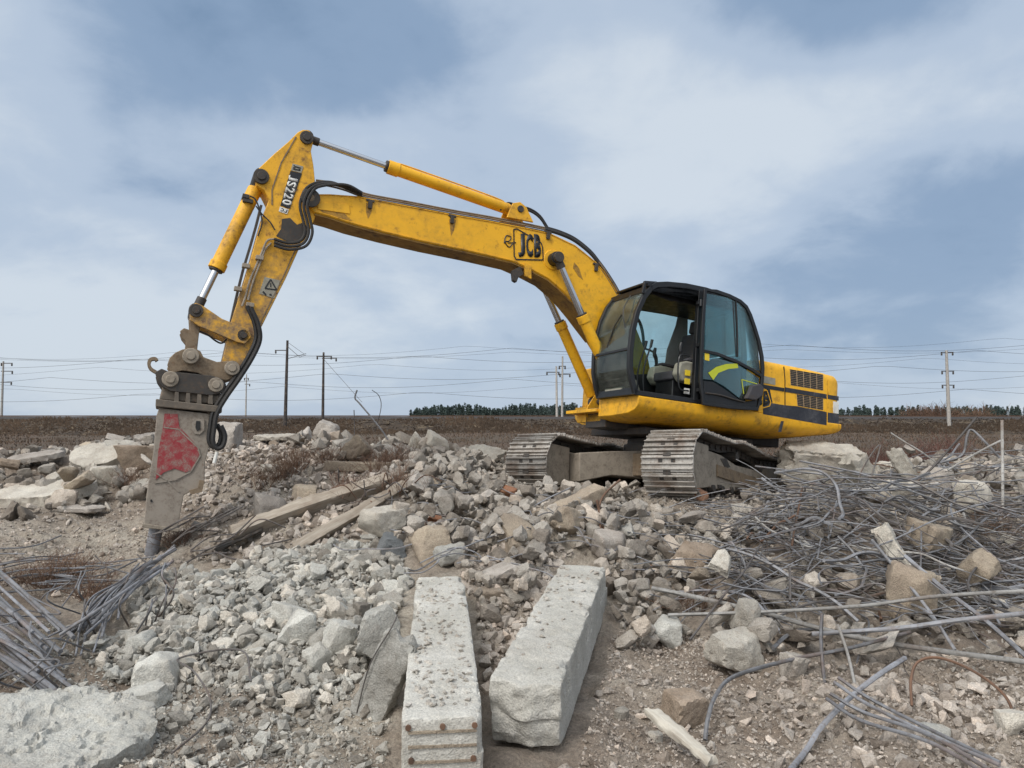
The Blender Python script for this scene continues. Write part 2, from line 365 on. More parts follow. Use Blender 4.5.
# ------------------------------------------------------------ machine frames
def frame(yaw, pitch, roll):
    c, s = math.cos(yaw), math.sin(yaw); F0 = np.array([-c, -s, 0]); L0 = np.array([s, -c, 0]); U0 = np.array([0, 0, 1.])
    F = F0 * math.cos(pitch) + U0 * math.sin(pitch); U = U0 * math.cos(pitch) - F0 * math.sin(pitch)
    L = L0 * math.cos(roll) + U * math.sin(roll); U2 = U * math.cos(roll) - L0 * math.sin(roll)
    return np.array([F, L, U2]).T
HR = frame(R(25), R(6), R(2)); _r = ray(639, 395); HO = CAM + _r * 10 / _r[1] - HR @ np.array([1.4, 1.25, 0])
TR = frame(R(54.2), R(6.5), R(2.0)); TO = HO + HR @ np.array([0, 0, -.98])
TL, TW, TH, TG = 4.56, .69, .90, 2.12
def un(u, v, l):
    r = ray(u, v); o = HR.T @ (CAM - HO); d = HR.T @ r; t = (l - o[1]) / d[1]; p = o + t * d; return (float(p[0]), float(p[2]))
def P3(u, v, l): a = un(u, v, l); return (a[0], l, a[1])
def mat4(Rm, O):
    m = Matrix.Identity(4)
    for i in range(3):
        for j in range(3): m[i][j] = float(Rm[i][j])
        m[i][3] = float(O[i])
    return m

# ------------------------------------------------------------ terrain
def PT(u, v, y): r = ray(u, v); p = CAM + r * y / r[1]; return tuple(p)
cp = [PT(20, 768, 3.9), PT(120, 768, 3.9), PT(300, 768, 3.9), PT(450, 790, 3.7), PT(620, 768, 3.95), PT(800, 768, 3.95), PT(1000, 768, 3.95),
      PT(20, 660, 5.5), PT(150, 670, 5.4), PT(300, 670, 5.3), PT(470, 640, 5.6), PT(640, 670, 5.2), PT(800, 680, 5.1), PT(1000, 690, 4.9),
      PT(20, 600, 7.2), PT(110, 595, 7.3), PT(60, 560, 8.4), PT(200, 590, 7.2), PT(300, 590, 7.0), PT(420, 575, 6.9), PT(600, 590, 6.7), PT(720, 610, 6.3), PT(860, 620, 6.2), PT(1000, 630, 6.0),
      PT(30, 530, 9.8), PT(140, 535, 9.6), PT(220, 535, 8.8), PT(330, 530, 8.5), PT(450, 520, 8.4), PT(560, 520, 8.3), PT(660, 530, 8.1), PT(760, 540, 8.0), PT(880, 550, 7.8), PT(1010, 560, 7.5),
      PT(10, 505, 11.2), PT(120, 500, 11.2), PT(230, 480, 10.4), PT(300, 475, 10.2), PT(400, 480, 10.0), PT(470, 470, 10.6),
      PT(40, 462, 13.2), PT(100, 458, 13.4), PT(200, 450, 12.8), PT(280, 446, 12.6), PT(380, 455, 12.2), PT(450, 460, 12.2),
      PT(830, 500, 10.2), PT(920, 505, 9.8), PT(1020, 500, 9.4), PT(850, 478, 12.4), PT(950, 474, 12.2), PT(1040, 470, 11.8)]
for a in (-2.0, -.7, .7, 2.0):
    for b in (-1.1, 1.1):
        p = TO + TR @ np.array([a, b, -TH / 2 - .02]); cp.append(tuple(p))
for x in np.arange(-16, 17.1, 4):
    cp += [(x, 0.5, 0), (x, 18.5, .25), (x, 22, .0)]
for y in np.arange(3, 16, 3.2): cp += [(-16 if y < 10 else -19, y, .1 + .05 * y), (15 if y < 10 else 19, y, .1 + .05 * y)]
cp = np.array(cp)
def _tps(r2): return .5 * r2 * np.log(r2 + 1e-9)
_n = len(cp); _K = _tps(((cp[:, None, :2] - cp[None, :, :2]) ** 2).sum(-1)) + np.eye(_n) * .25
_A = np.zeros((_n + 3, _n + 3)); _A[:_n, :_n] = _K; _A[:_n, _n] = 1; _A[:_n, _n + 1:] = cp[:, :2]; _A[_n:, :_n] = _A[:_n, _n:].T
_w = np.linalg.solve(_A, np.concatenate([cp[:, 2], [0, 0, 0]]))
def base_h(x, y):
    x = np.asarray(x, float); y = np.asarray(y, float); xx = np.clip(x, -18, 18); yy = np.clip(y, .5, 22)
    z = _w[_n] + _w[_n + 1] * xx + _w[_n + 2] * yy
    for i in range(_n): z = z + _w[i] * _tps((xx - cp[i, 0]) ** 2 + (yy - cp[i, 1]) ** 2)
    z = np.clip(z, -.2, 1.9)
    k = np.clip((22 - y) / 3, 0, 1) * np.clip((19 - np.abs(x)) / 4, 0, 1) * np.clip((y + 4) / 3, 0, 1)
    return z * k
def hgt(x, y, fine=True):
    z = base_h(x, y); x = np.asarray(x, float); y = np.asarray(y, float)
    near = np.clip((24 - y) / 6, 0, 1) * np.clip((20 - np.abs(x)) / 5, 0, 1)
    z = z + near * .11 * fbm(v3(x * .9, y * .9), 3, 3) + (1 - near) * .25 * fbm(v3(x * .05, y * .05), 9, 3)
    if fine: z = z + near * (.040 * fbm(v3(x * 4.2, y * 4.2), 5, 4, .62) + .022 * np.abs(fbm(v3(x * 17, y * 17), 6, 3, .6)))
    # land rises very gently into the railway embankment
    return z
def at(u, v, lift=0.0):
    r = ray(u, v); t = np.arange(2.5, 26, .03); P = CAM + r * t[:, None]; d = P[:, 2] - hgt(P[:, 0], P[:, 1], False) - lift
    i = np.argmax(d < 0); p = P[i]; return np.array([p[0], p[1], float(hgt(p[0], p[1]))])

def GP(*t): return [tuple(at(u, v, l) + np.array([0, 0, l])) for u, v, l in t]
def axis(lo, hi, step, far_lo, far_hi, grow=1.13):
    a = list(np.arange(lo, hi + 1e-6, step)); s = step
    while a[-1] < far_hi: s *= grow; a.append(a[-1] + s)
    s = step
    while a[0] > far_lo: s *= grow; a.insert(0, a[0] - s)
    return np.array(a)
def build_ground():
    X = axis(-11, 11, .045, -4000, 4000); Y = axis(2.6, 16, .04, -300, 6000)
    gx, gy = np.meshgrid(X, Y, indexing='ij'); z = hgt(gx, gy)
    V = np.stack([gx, gy, z], -1).reshape(-1, 3); nx, ny = gx.shape
    i = np.arange((nx - 1) * (ny - 1)); a = (i // (ny - 1)) * ny + i % (ny - 1)
    F = np.stack([a, a + ny, a + ny + 1, a + 1], 1)
    me = raw_mesh('ground', V, F, M['soil'], True, None)
    u, w = proj(V); ok = V[:, 1] > 1
    def blob(cu, cv, ru, rv): return np.exp(-(((u - cu) / ru) ** 2 + ((w - cv) / rv) ** 2))
    pal = blob(270, 620, 150, 50) * 1.1 + blob(330, 740, 80, 60) * .8 + blob(560, 560, 160, 60) * .45 + blob(90, 540, 110, 22) * .55 + blob(300, 480, 120, 40) * .45 + blob(60, 740, 120, 40) * .4
    pal = np.where(ok, np.clip(pal + .12, 0, 1), .2)
    gr = np.clip((V[:, 1] - 15.5) / 2.5 + .0, 0, 1); gr = np.maximum(gr, np.clip((np.abs(V[:, 0]) - 13) / 4, 0, 1)); gr = np.maximum(gr, np.clip((-V[:, 1]) / 4, 0, 1))
    for nm, ar in (('pale', pal), ('grass', gr)):
        A = me.attributes.new(nm, 'FLOAT', 'POINT'); A.data.foreach_set('value', ar.astype(np.float32))
    tag(link('ground', me), kind='structure')
build_ground()
# railway embankment: a real bank with sleepers' ballast crown and two rails
EY = 112
def build_embankment():
    X = np.concatenate([np.arange(-260, 300, 1.5)]); prof = [(-15, -.6), (-9, .7), (-4.4, 2.0), (-3.6, 2.1), (-2.2, 2.42), (2.2, 2.42), (3.6, 2.1), (9, .7), (15, -.6)]
    P = []
    for k in range(len(prof) - 1):
        a, b = prof[k], prof[k + 1]
        for t in np.linspace(0, 1, 5)[:-1]: P.append((a[0] + (b[0] - a[0]) * t, a[1] + (b[1] - a[1]) * t))
    P.append(prof[-1]); P = np.array(P); gx, gp = np.meshgrid(X, np.arange(len(P)), indexing='ij')
    y = EY + P[gp, 0]; z = P[gp, 1]; top = (np.abs(P[gp, 0]) < 4)
    z = z + np.where(top, .03, .16) * fbm(v3(gx * .4, y * .4), 21, 3); V = np.stack([gx, y, z], -1).reshape(-1, 3)
    nx, ny = gx.shape; i = np.arange((nx - 1) * (ny - 1)); a = (i // (ny - 1)) * ny + i % (ny - 1); F = np.stack([a, a + ny, a + ny + 1, a + 1], 1)
    m, nt, b = mat_base('bank_grass', .97); w = wpos(nt); n = nz(nt, .25, 6, .7, w); n2 = nz(nt, 2.2, 4, .7, w)
    c = mixc(nt, mp(nt, n, .35, .65), (.048, .031, .020), (.080, .056, .034)); c = mixc(nt, mp(nt, n2, .42, .62), c, (.022, .017, .012)); c = mixc(nt, mp(nt, nz(nt, .7, 5, .7, w), .54, .64), c, (.13, .098, .062))
    sep = nt.nodes.new('ShaderNodeSeparateXYZ'); nt.links.new(w, sep.inputs[0]); c = mixc(nt, mp(nt, sep.outputs[2], 1.95, 2.15), c, (.045, .040, .038))
    nt.links.new(c, b.inputs['Base Color']); bump(nt, b, n2, 1, .15)
    tag(link('railway_embankment', raw_mesh('railway_embankment', V, F, m, True, None)), kind='structure')
    for yy, lb in ((-.76, 'rusty near rail running along the top of the railway embankment'), (.76, 'rusty far rail running along the top of the railway embankment')):
        b = MB(); b.box((20, EY + yy, 2.60), (560, .07, .03)); b.box((20, EY + yy, 2.54), (560, .02, .10)); b.box((20, EY + yy, 2.475), (560, .13, .03))
        tag(b.build('rail', M['rust']), lb, 'rail', 'rails on the embankment')
build_embankment()

# ============================================================ EXCAVATOR
ROOT_O = HO + HR @ np.array([0, 0, -1.43]); OFF = (0, 0, 1.43)
root = bpy.data.objects.new('excavator', None); col.objects.link(root); root.matrix_world = mat4(HR, ROOT_O)
tag(root, 'yellow tracked excavator with open black cab and a hydraulic breaker standing on the rubble', 'excavator')
def part(name, mb, m, bevel=0, parent=None, label=None, seg=2):
    o = mb.build(name, m, parent or root, OFF if parent is None else None, bevel, seg)
    if label: o['label'] = label
    return o
def PX(pts, l): return [un(u, v, l) for u, v in pts]
def plate_px(pts, l_trace, l0, l1): return MB().prism(PX(pts, l_trace), l0, l1)
def decal(name, pts, l, m, parent, th=.004, proud=.003): return part(name, MB().prism(PX(pts, l), l + proud - .002, l + proud + th), m, 0, parent)
def text_quad(s, bl, br, tl, l, m, parent, name='lettering', bold=.03, proud=.009, gap=.14):
    """s set letter by letter into the parallelogram bl-br-tl (pixels, on the side plane at l)."""
    A, B, C = [np.array(un(p[0], p[1], l)) for p in (bl, br, tl)]; mb = MB(); n = len(s)
    for i, ch in enumerate(s):
        cu = bpy.data.curves.new('lettering', 'FONT'); cu.body = ch; cu.offset = bold; cu.resolution_u = 3
        o = bpy.data.objects.new('tmp', cu); col.objects.link(o); dg = bpy.context.evaluated_depsgraph_get(); me = bpy.data.meshes.new_from_object(o.evaluated_get(dg))
        bpy.data.objects.remove(o); V = np.array([v.co[:] for v in me.vertices]); mn = V.min(0); mx = V.max(0); q = (V - mn) / np.maximum(mx - mn, 1e-6)
        x = (i + gap / 2 + q[:, :1] * (1 - gap)) / n
        W = A + x * (B - A) + q[:, 1:2] * (C - A); b0 = len(mb.V)
        mb.add([(w[0], l + proud, w[1]) for w in W], [list(p.vertices) for p in me.polygons])
    ob = part(name, mb, m, 0, parent); sd = ob.modifiers.new('th', 'SOLIDIFY'); sd.thickness = .003; return ob

# ---- boom
boomside = [(313, 194), (330, 194), (358, 196), (405, 205), (452, 214), (492, 221), (528, 228), (550, 233), (575, 245), (596, 262), (614, 283), (623, 298)]
boomlow = [(600, 338), (590, 325), (581, 313), (572, 302), (563, 292), (548, 279), (531, 270), (513, 262), (470, 252), (427, 243), (385, 233), (351, 224), (330, 217), (315, 213)]
tip = [(309, 206), (308, 199)]
bo = PX(boomside, .21) + [(.80, 1.2), (.55, .75), (.45, .42), (.36, .24), (.22, .22), (.16, .34), (.22, .5)][:0] + [(.82, 1.2), (.56, .75), (.44, .40), (.34, .24), (.2, .24), (.2, .12), (.5, .05), (.75, .22), (1.12, .56)] + PX(boomlow, .21) + PX(tip, .21)
bm_ = MB().prism(bo, -.21, .21)
boom = part('boom', bm_, M['yellow'], .012)
# weld flange lines and the boom's darker brown underside
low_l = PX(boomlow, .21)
b = MB(); b.bar([(p[0], 0, p[1] - .012) for p in low_l], .02, .40); part('underside_plate', b, M['dark_under'], 0, boom)
b = MB(); b.bar([(p[0], .215, p[1] - .012) for p in PX(boomside[:-1], .21)], .012, .012); b.bar([(p[0], .215, p[1] + .02) for p in low_l], .012, .012); part('weld_seam', b, M['yellow_dirty'], 0, boom)
b = MB().prism(PX([(316, 203), (349, 208), (351, 197.5), (349.5, 214), (317, 209)][:1] + [(333, 203), (349, 204.5), (350, 214), (318, 209.5)], .21), .205, .222); part('reinforcing_plate', b, M['yellow'], .003, boom)
tipin = un(310, 199, .21)
b = MB(); b.cyl((tipin[0], -.27, tipin[1]), (tipin[0], .27, tipin[1]), .05); part('boom_tip_pin', b, M['brown_metal'], .006, boom)
b = MB(); b.cyl((tipin[0], -.235, tipin[1]), (tipin[0], .235, tipin[1]), .11, 24); part('pin_boss', b, M['yellow_dirty'], .01, boom)
bp = un(559, 257, .40)
b = MB(); b.cyl((bp[0], -.42, bp[1]), (bp[0], .42, bp[1]), .075, 24); b.cyl((bp[0], -.36, bp[1]), (bp[0], .36, bp[1]), .095, 24); part('boom_cylinder_pin', b, M['black'], .008, boom)
b = MB(); b.cyl((bp[0], -.225, bp[1]), (bp[0], .225, bp[1]), .15, 28); part('pin_boss', b, M['yellow_dirty'], .01, boom)
# work lamp bracket under the boom
b = plate_px([(513, 270), (521, 266), (524, 274), (519, 277), (517, 282), (514, 280)], .21, .12, .2); part('lamp_bracket', b, M['dark_metal'], .004, boom)
b = plate_px([(524, 263), (531, 266), (531, 279), (525, 276)], .21, .19, .225); part('bracket', b, M['yellow_dirty'], .003, boom)
for pts in ([(366, 203), (373, 204), (371, 213), (368, 219), (366, 212)], [(449, 219), (456, 220), (454, 230), (451, 236), (450, 228)], [(318, 208), (345, 214), (352, 221), (340, 218), (322, 212)], [(574, 262), (579, 268), (583, 280), (578, 276), (573, 268)]):
    decal('grease_stain', pts, .21, M['stain'], boom, .002, .001)
# logo on the boom
def outline(name, pts, l, w, m, parent, proud=.006):
    b = MB(); P = [(a[0], l + proud, a[1]) for a in PX(pts, l)]
    for i in range(len(P)): b.bar([P[i], P[(i + 1) % len(P)]], w, .003)
    return part(name, b, m, 0, parent)
outline('logo_frame', [(513.6, 229.5), (517, 229), (541, 243), (542.5, 248), (543, 260), (516, 259.5), (514, 256)], .21, .018, M['black'], boom)
text_quad('JCB', (517.5, 257), (541.5, 257.6), (517, 233.5), .21, M['black'], boom, bold=.05)
b = MB(); g = [P3(u, v, .216) for u, v in [(504, 243), (506, 236), (511, 237), (509, 241), (505, 242), (509, 247), (513, 243)]]; b.tube(smooth_path(g, 6), .008, 5)
b.tube([P3(508, 243, .216), P3(516, 242.5, .216)], .007, 5); part('painted_scribble', b, M['black'], 0, boom)
# pipes along the boom top
for k, dv in enumerate((0, 2.2, -1.8)):
    b = MB(); l = .20 - .05 * k; path = [P3(u, v + dv, l) for u, v in [(316, 182), (330, 184), (345, 188), (358, 193), (372, 197), (405, 203), (452, 212), (492, 219), (528, 226), (545, 229.5)]]
    b.tube(smooth_path(path, 5), .013, 6); part('hydraulic_pipe', b, M['brown_metal'] if k != 1 else M['dark_metal'], 0, boom)
for k in range(3):
    b = MB(); l = .19 - .06 * k; path = [P3(u, v - k * 1.2, l) for u, v in [(545, 229.5), (560, 234), (575, 241), (590, 253), (599, 264), (607, 275), (618, 293), (626, 312)]]
    b.tube(smooth_path(path, 5), .02 if k else .024, 7); part('boom_hose', b, M['rubber'], 0, boom)
b = MB()
for k in range(2):
    b.tube(smooth_path([P3(u + 2 * k, v - k * 2, .2 + .03 * k) for u, v in [(597, 264), (606, 277), (614, 290), (621, 303)]], 5), .014, 6)
part('hydraulic_pipe', b, M['brown_metal'], 0, boom)
for (u, v) in ((370, 205), (452, 220), (548, 236), (596, 268)):
    b = MB(); p = P3(u, v, .22); b.box(p, (.05, .05, .10)); b.box((p[0], p[1] - .04, p[2] + .06), (.11, .1, .03)); part('pipe_clamp', b, M['dark_metal'], .004, boom)
# ---- arm cylinder
def cyl_part(parent, a, b_, ra, rr, t0, t1, name, mat=M['yellow'], mat_rod=M['chrome']):
    """barrel from a, rod to b_; barrel spans t0..t1 of the way from a to b_."""
    a = np.array(a); b_ = np.array(b_); d = b_ - a; Lg = np.linalg.norm(d); n = d / Lg
    m = MB(); m.tube([a + d * t0, a + d * (t0 + .01), a + d * (t1 - .05), a + d * (t1 - .05), a + d * t1], [ra * .9, ra, ra, ra * 1.16, ra * 1.16], 20)
    o = part(name, m, mat, .006, parent)
    m = MB(); m.cyl(a, a + d * (t0 + .005), ra * .55, 14); m.cyl(a + np.array([0, -ra * 1.0, 0]), a + np.array([0, ra * 1.0, 0]), ra * 1.05, 20); part('cylinder_eye', m, M['dark_metal'], .006, o)
    m = MB(); m.cyl(a + d * t1 * .99, b_ - n * ra, rr, 16); part('piston_rod', m, mat_rod, 0, o)
    m = MB(); m.cyl(a + d * t1, a + d * (t1 + .012), ra * .95, 18); m.cyl(b_ + np.array([0, -ra, 0]), b_ + np.array([0, ra, 0]), ra * .95, 20); m.cyl(b_ - n * ra * 2, b_, rr * 1.3, 14); part('rod_eye', m, M['dark_metal'], .006, o)
    pp = MB(); off = np.array([0, 0, ra * 1.25]); pp.tube(smooth_path([a + d * (t0 + .03) + off * .6, a + d * (t0 + .08) + off, a + d * (t1 - .1) + off, a + d * (t1 - .03) + off * .8], 5), .011, 6); part('oil_pipe', pp, M['yellow_dirty'], 0, o)
    return o
A0 = P3(516, 212, 0); A1 = P3(306.5, 138, 0)
cyl_part(None, A0, A1, .082, .042, .035, .64, 'arm_cylinder')
bkt = [(506, 212), (509, 206), (516, 205), (522, 210), (529, 225), (503, 220)]
for s in (-1, 1):
    b = MB().prism(PX(bkt, 0), s * .13 - .02, s * .13 + .02); part('cylinder_bracket', b, M['yellow_dirty'], .006)
b = MB(); b.cyl((A0[0], -.17, A0[2]), (A0[0], .17, A0[2]), .05, 18); part('bracket_pin', b, M['dark_metal'], .005)
for k in range(2):
    b = MB(); b.tube(smooth_path([P3(u, v + 2 * k, -.02 + .06 * k) for u, v in [(500, 208), (508, 203), (518, 206), (530, 209), (540, 216), (548, 228)]], 5), .017, 7); part('cylinder_hose', b, M['rubber'])
# ---- arm
arm_px = [(298, 132), (303, 129.5), (309, 130), (313, 135), (313, 143), (311, 151), (313.5, 165), (315, 180), (315, 192), (317, 200), (317, 212), (312, 226), (305, 240), (299, 249), (286, 278), (272, 306), (259, 332), (250, 352), (246, 366), (240, 374),
          (231, 376), (224, 371), (222, 362), (226, 345), (230, 325), (238, 300), (245, 278), (251, 258), (257, 236), (263, 215), (269, 200), (264, 190), (257, 185), (254, 177), (259, 168), (275, 153), (288, 142)]
arm = part('arm', MB().prism(PX(arm_px, .17), -.17, .17), M['yellow_arm'], .010)
# clevis cheeks either side of the boom tip
ch = [(298, 186), (308, 180), (318, 184), (321, 196), (318, 212), (308, 216), (297, 208)]
for s in (-1, 1): part('pivot_cheek', MB().prism(PX(ch, .17), s * .235 - .02, s * .235 + .02) if False else MB().prism([(tipin[0] + .12 * math.cos(t), tipin[1] + .12 * math.sin(t)) for t in np.linspace(0, 6.0, 16)], s * .25 - .018, s * .25 + .018), M['dark_metal'], .006, arm)
def pin(u, v, l, r, half, m='dark_metal', parent=arm, name='pin'):
    p = un(u, v, l); b = MB(); b.cyl((p[0], -half, p[1]), (p[0], half, p[1]), r, 22); b.cyl((p[0], -half - .02, p[1]), (p[0], half + .02, p[1]), r * .55, 14); return part(name, b, M[m], .006, parent)
pin(306.5, 138, .17, .085, .20); pin(261, 177, .17, .095, .21); pin(243, 336, .17, .075, .24); pin(232, 368, .17, .075, .29)
# side seam of the tapered box and the plate over the elbow
b = MB(); b.bar([(p[0], .173, p[1]) for p in PX([(296, 137), (281, 163), (272, 190), (272, 205)], .17)], .014, .012); b.bar([(p[0], .173, p[1]) for p in PX([(309, 226), (296, 248), (283, 277), (256, 331)], .17)], .012, .010); part('weld_seam', b, M['brown_metal'], 0, arm)
decal('grease_stain', [(282, 219), (290, 218), (297, 225), (304, 222), (309, 231), (303, 240), (292, 243), (284, 240), (276, 236), (281, 229)], .17, M['dark_metal'], arm)
# model plate down the arm
decal('name_plate', [(290.4, 171), (301.8, 173.8), (289.8, 208.8), (280.4, 205.5)], .17, M['black'], arm)
text_quad('JS220', (289.2, 174.5), (281.6, 204.6), (298.6, 176.8), .17, M['white'], arm, bold=.035)
decal('logo_plate', [(292.6, 163.6), (303.3, 166.6), (301.3, 173.2), (290.8, 170.4)], .17, M['cream'], arm)
text_quad('JCB', (293.4, 165), (292.2, 169.6), (301.2, 167.2), .17, M['black'], arm, bold=.05)
decal('logo_plate', [(280.0, 206.6), (288.6, 209.6), (287.0, 214.2), (278.6, 211.4)], .17, M['white'], arm)
text_quad('LC', (286.6, 213.2), (280.0, 211), (287.8, 210.2), .17, M['black'], arm, bold=.04)
wt = decal('warning_sticker', [(264.5, 277), (280, 280.5), (274, 298.5), (259, 293.5)], .17, M['cream'], arm, proud=.003)
outline('warning_triangle', [(270.5, 279.5), (276.5, 290), (265, 288.5)], .17, .016, M['black'], arm, .010)
b = MB(); b.bar([P3(270.6, 283, .18), P3(270.8, 287, .18)], .012, .003); b.bar([P3(263, 291.5, .18), P3(266, 295, .18)], .02, .003); b.bar([P3(269.5, 294.2, .18), P3(271.6, 295.2, .18)], .02, .003); part('warning_marks', b, M['black'], 0, arm)
# pipes and hoses on the arm
def hose(pts, r, m='rubber', name='hose', parent=arm, n=6): b = MB(); b.tube(smooth_path(pts, n), r, 7); return part(name, b, M[m], 0, parent)
for k in range(3):
    d = 3.6 * k
    hose([P3(u + a * d, v + c * d, .24 + .035 * k) for u, v, a, c in [(362, 195, 0, -.3), (348, 189, 0, -.5), (332, 182.5, 0, .3), (316, 183, .2, .6), (305, 190, .9, .5), (300, 205, 1, .1), (303, 220, 1, 0), (305, 232, 1, .2), (300, 241, .8, .7), (288, 243, .2, .9), (274, 239, .0, .9)]], .019, 'rubber')
hose([P3(u, v, .2) for u, v in [(274, 239), (267, 241), (262, 252), (256, 266), (250, 280), (245, 298), (242, 306)]], .013, 'mud_metal', 'arm_pipe')
hose([P3(u, v, .2) for u, v in [(271, 243), (265, 250), (259, 266), (253, 282), (248, 300)]], .012, 'mud_metal', 'arm_pipe')
hose([P3(u, v, .19) for u, v in [(258, 236), (262, 222), (259, 208), (255, 199), (250, 196)]], .010)
hose([P3(u, v, .1) for u, v in [(262, 186), (270, 198), (273, 212), (272, 225), (276, 234)]], .013)
hose([P3(u, v, .21) for u, v in [(256, 206), (262, 214), (270, 222), (275, 230)]], .009)
b = MB(); b.bar([P3(u, v, .05) for u, v in [(261, 206), (256, 226), (250, 247), (243, 270), (238, 290), (233, 312), (230, 326)]], .03, .1); part('cable_guard', b, M['dark_metal'], .004, arm)
for u, v in ((259.5, 258), (246, 266), (238, 289), (250, 305)):
    b = MB(); b.box(P3(u, v, .2), (.09, .08, .05)); part('pipe_clamp', b, M['mud_metal'], .005, arm)
# ---- tool cylinder and linkage
cyl_part(None, P3(261, 177, 0), P3(196, 311, 0), .088, .045, .09, .70, 'tool_cylinder', M['yellow_dirty'])
b = MB(); b.box(P3(248, 201, .09), (.12, .06, .05)); b.box(P3(245, 199, .0), (.08, .26, .05)); part('cylinder_clamp', b, M['dark_metal'], .005)
lev = [(190, 306), (196, 303), (203, 306), (222, 319), (240, 326), (249, 329), (251, 337), (245, 344), (236, 342), (215, 333), (198, 326), (190, 320)]
for s in (-1, 1): part('tipping_lever', MB().prism(PX(lev, .22), s * .215 - .025, s * .215 + .025), M['yellow_arm'], .008)
pin(196, 311, .22, .078, .27, parent=root if False else arm, name='linkage_pin')
lnk = [(189, 312), (197, 308), (203, 316), (199, 334), (197, 352), (196, 362), (188, 364), (184, 356), (186, 342), (182, 337), (180, 331), (184, 328), (190, 330)]
for s in (-1, 1): part('drop_link', MB().prism(PX(lnk, .16), s * .135 - .03, s * .135 + .03), M['brown_metal'], .008)
hose([P3(u, v, .15) for u, v in [(199, 331), (208, 335), (216, 341), (222, 343), (228, 338)]], .011)
# ---- breaker
hit = [(92, 186), (98, 168), (112, 155), (130, 147), (160, 143), (175, 152), (182, 166), (215, 178), (240, 176), (262, 178), (274, 195), (264, 214), (240, 224), (205, 220), (165, 205), (130, 200), (105, 206)]
z2 = lambda pts: [(130 + x / 2.477, 290 + y / 2.477) for x, y in pts]
brk = bpy.data.objects.new('hydraulic_breaker', None); col.objects.link(brk); brk.parent = root; brk.location = OFF
def bpart(name, mb, m, bevel=0, label=None): return part(name, mb, m, bevel, brk, label)
for s in (-1, 1): bpart('hitch_plate', MB().prism(PX(z2(hit), .25), s * .225 - .03, s * .225 + .03), M['brown_metal'], .010)
bpart('hitch_body', MB().prism(PX(z2([(100, 190), (135, 160), (160, 160), (190, 182), (245, 190), (245, 210), (200, 212), (110, 205)]), .25), -.19, .19), M['dark_metal'], .01)
brk2 = [(62, 205), (78, 196), (95, 203), (130, 206), (200, 213), (226, 220), (238, 236), (230, 255), (200, 262), (100, 252), (78, 240), (66, 222)]
for s in (-1, 1): bpart('bracket_plate', MB().prism(PX(z2(brk2), .25), s * .29 - .03, s * .29 + .03), M['dark_metal'], .010)
hk = smooth_path([P3(130 + x / 2.477, 290 + y / 2.477, .1) for x, y in [(84, 215), (66, 205), (52, 196), (47, 184), (51, 173), (62, 171), (67, 176)]], 5)
m_ = MB(); m_.bar(hk, .035, .12); bpart('lifting_hook', m_, M['brown_metal'], .006)
for (x, y, r) in ((150, 165, .09), (252, 195, .085), (100, 222, .09), (212, 236, .085)):
    p = un(130 + x / 2.477, 290 + y / 2.477, .25); m_ = MB(); m_.cyl((p[0], -.34, p[1]), (p[0], .34, p[1]), r, 24); m_.cyl((p[0], -.36, p[1]), (p[0], .36, p[1]), r * .55, 16); bpart('bracket_pin', m_, M['mud_metal'], .010)
bpart('adapter_housing', MB().prism(PX(z2([(80, 238), (110, 244), (165, 250), (226, 262), (226, 284), (72, 272)]), .29), -.27, .27), M['breaker_dark'], .02)
for x in (112, 140, 168, 196):
    m_ = MB().prism(PX(z2([(x, 246), (x + 9, 248), (x + 9, 284), (x - 3, 282)]), .29), .27, .315); bpart('rib', m_, M['breaker_dark'], .004)
bpart('flange', MB().prism(PX(z2([(64, 270), (228, 288), (227, 305), (63, 289)]), .29), -.33, .33), M['breaker_dark'], .012)
bd = [(72, 292), (205, 308), (206, 350), (186, 425), (184, 478), (178, 492), (150, 500), (133, 508), (118, 590), (34, 585), (42, 500), (58, 400), (66, 310)]
for s in (-1, 1): bpart('side_plate', MB().prism(PX(z2(bd), .25), s * .245 - .03, s * .245 + .03), M['breaker'], .010)
bpart('housing', MB().prism(PX(z2([(76, 294), (196, 308), (196, 350), (176, 425), (172, 480), (128, 495), (112, 585), (40, 580), (50, 500), (64, 400)]), .25), -.21, .21), M['breaker_dark'], .01)
bpart('foot_plate', MB().prism(PX(z2([(30, 578), (122, 590), (121, 599), (30, 588)]), .28), -.30, .30), M['mud_metal'], .008)
# raised frame on the near plate, red field, hole
def fan(pts, l, m, name, proud=.003, th=.006): return bpart(name, MB().prism(PX(z2(pts), l), l + proud - .002, l + proud + th), m, .001)
fan([(86, 306), (118, 307), (122, 338), (168, 388), (172, 408), (152, 446), (138, 452), (110, 442), (84, 452), (64, 470), (70, 400), (80, 350)], .275, M['red'], 'red_panel')
b = MB()
for seg_ in ([(84, 340), (120, 345), (168, 390), (174, 410), (150, 450)], [(150, 450), (112, 470), (60, 478)], [(122, 500), (90, 470), (62, 452)]):
    b.bar([(q[0], .283, q[1]) for q in PX(z2(seg_), .275)], .014, .010)
bpart('weld_bead', b, M['breaker'], 0)
b = MB()
for (x0, y0, x1, y1) in ((88, 360, 128, 364), (94, 420, 150, 400), (104, 434, 140, 416), (128, 384, 142, 378)):
    b.bar([(q[0], .2815, q[1]) for q in PX(z2([(x0, y0), ((x0 + x1) / 2, (y0 + y1) / 2 - 2), (x1, y1)]), .275)], .006, .003)
bpart('scratch_marks', b, M['breaker'], 0)
fan([(155, 318), (184, 320), (184, 348), (172, 358), (160, 356), (152, 345)], .275, M['breaker'], 'port_cover', .003, .02)
fan([(164, 324), (174, 325), (174, 345), (166, 350), (162, 340)], .30, M['rubber'], 'port_hole', .001, .006)
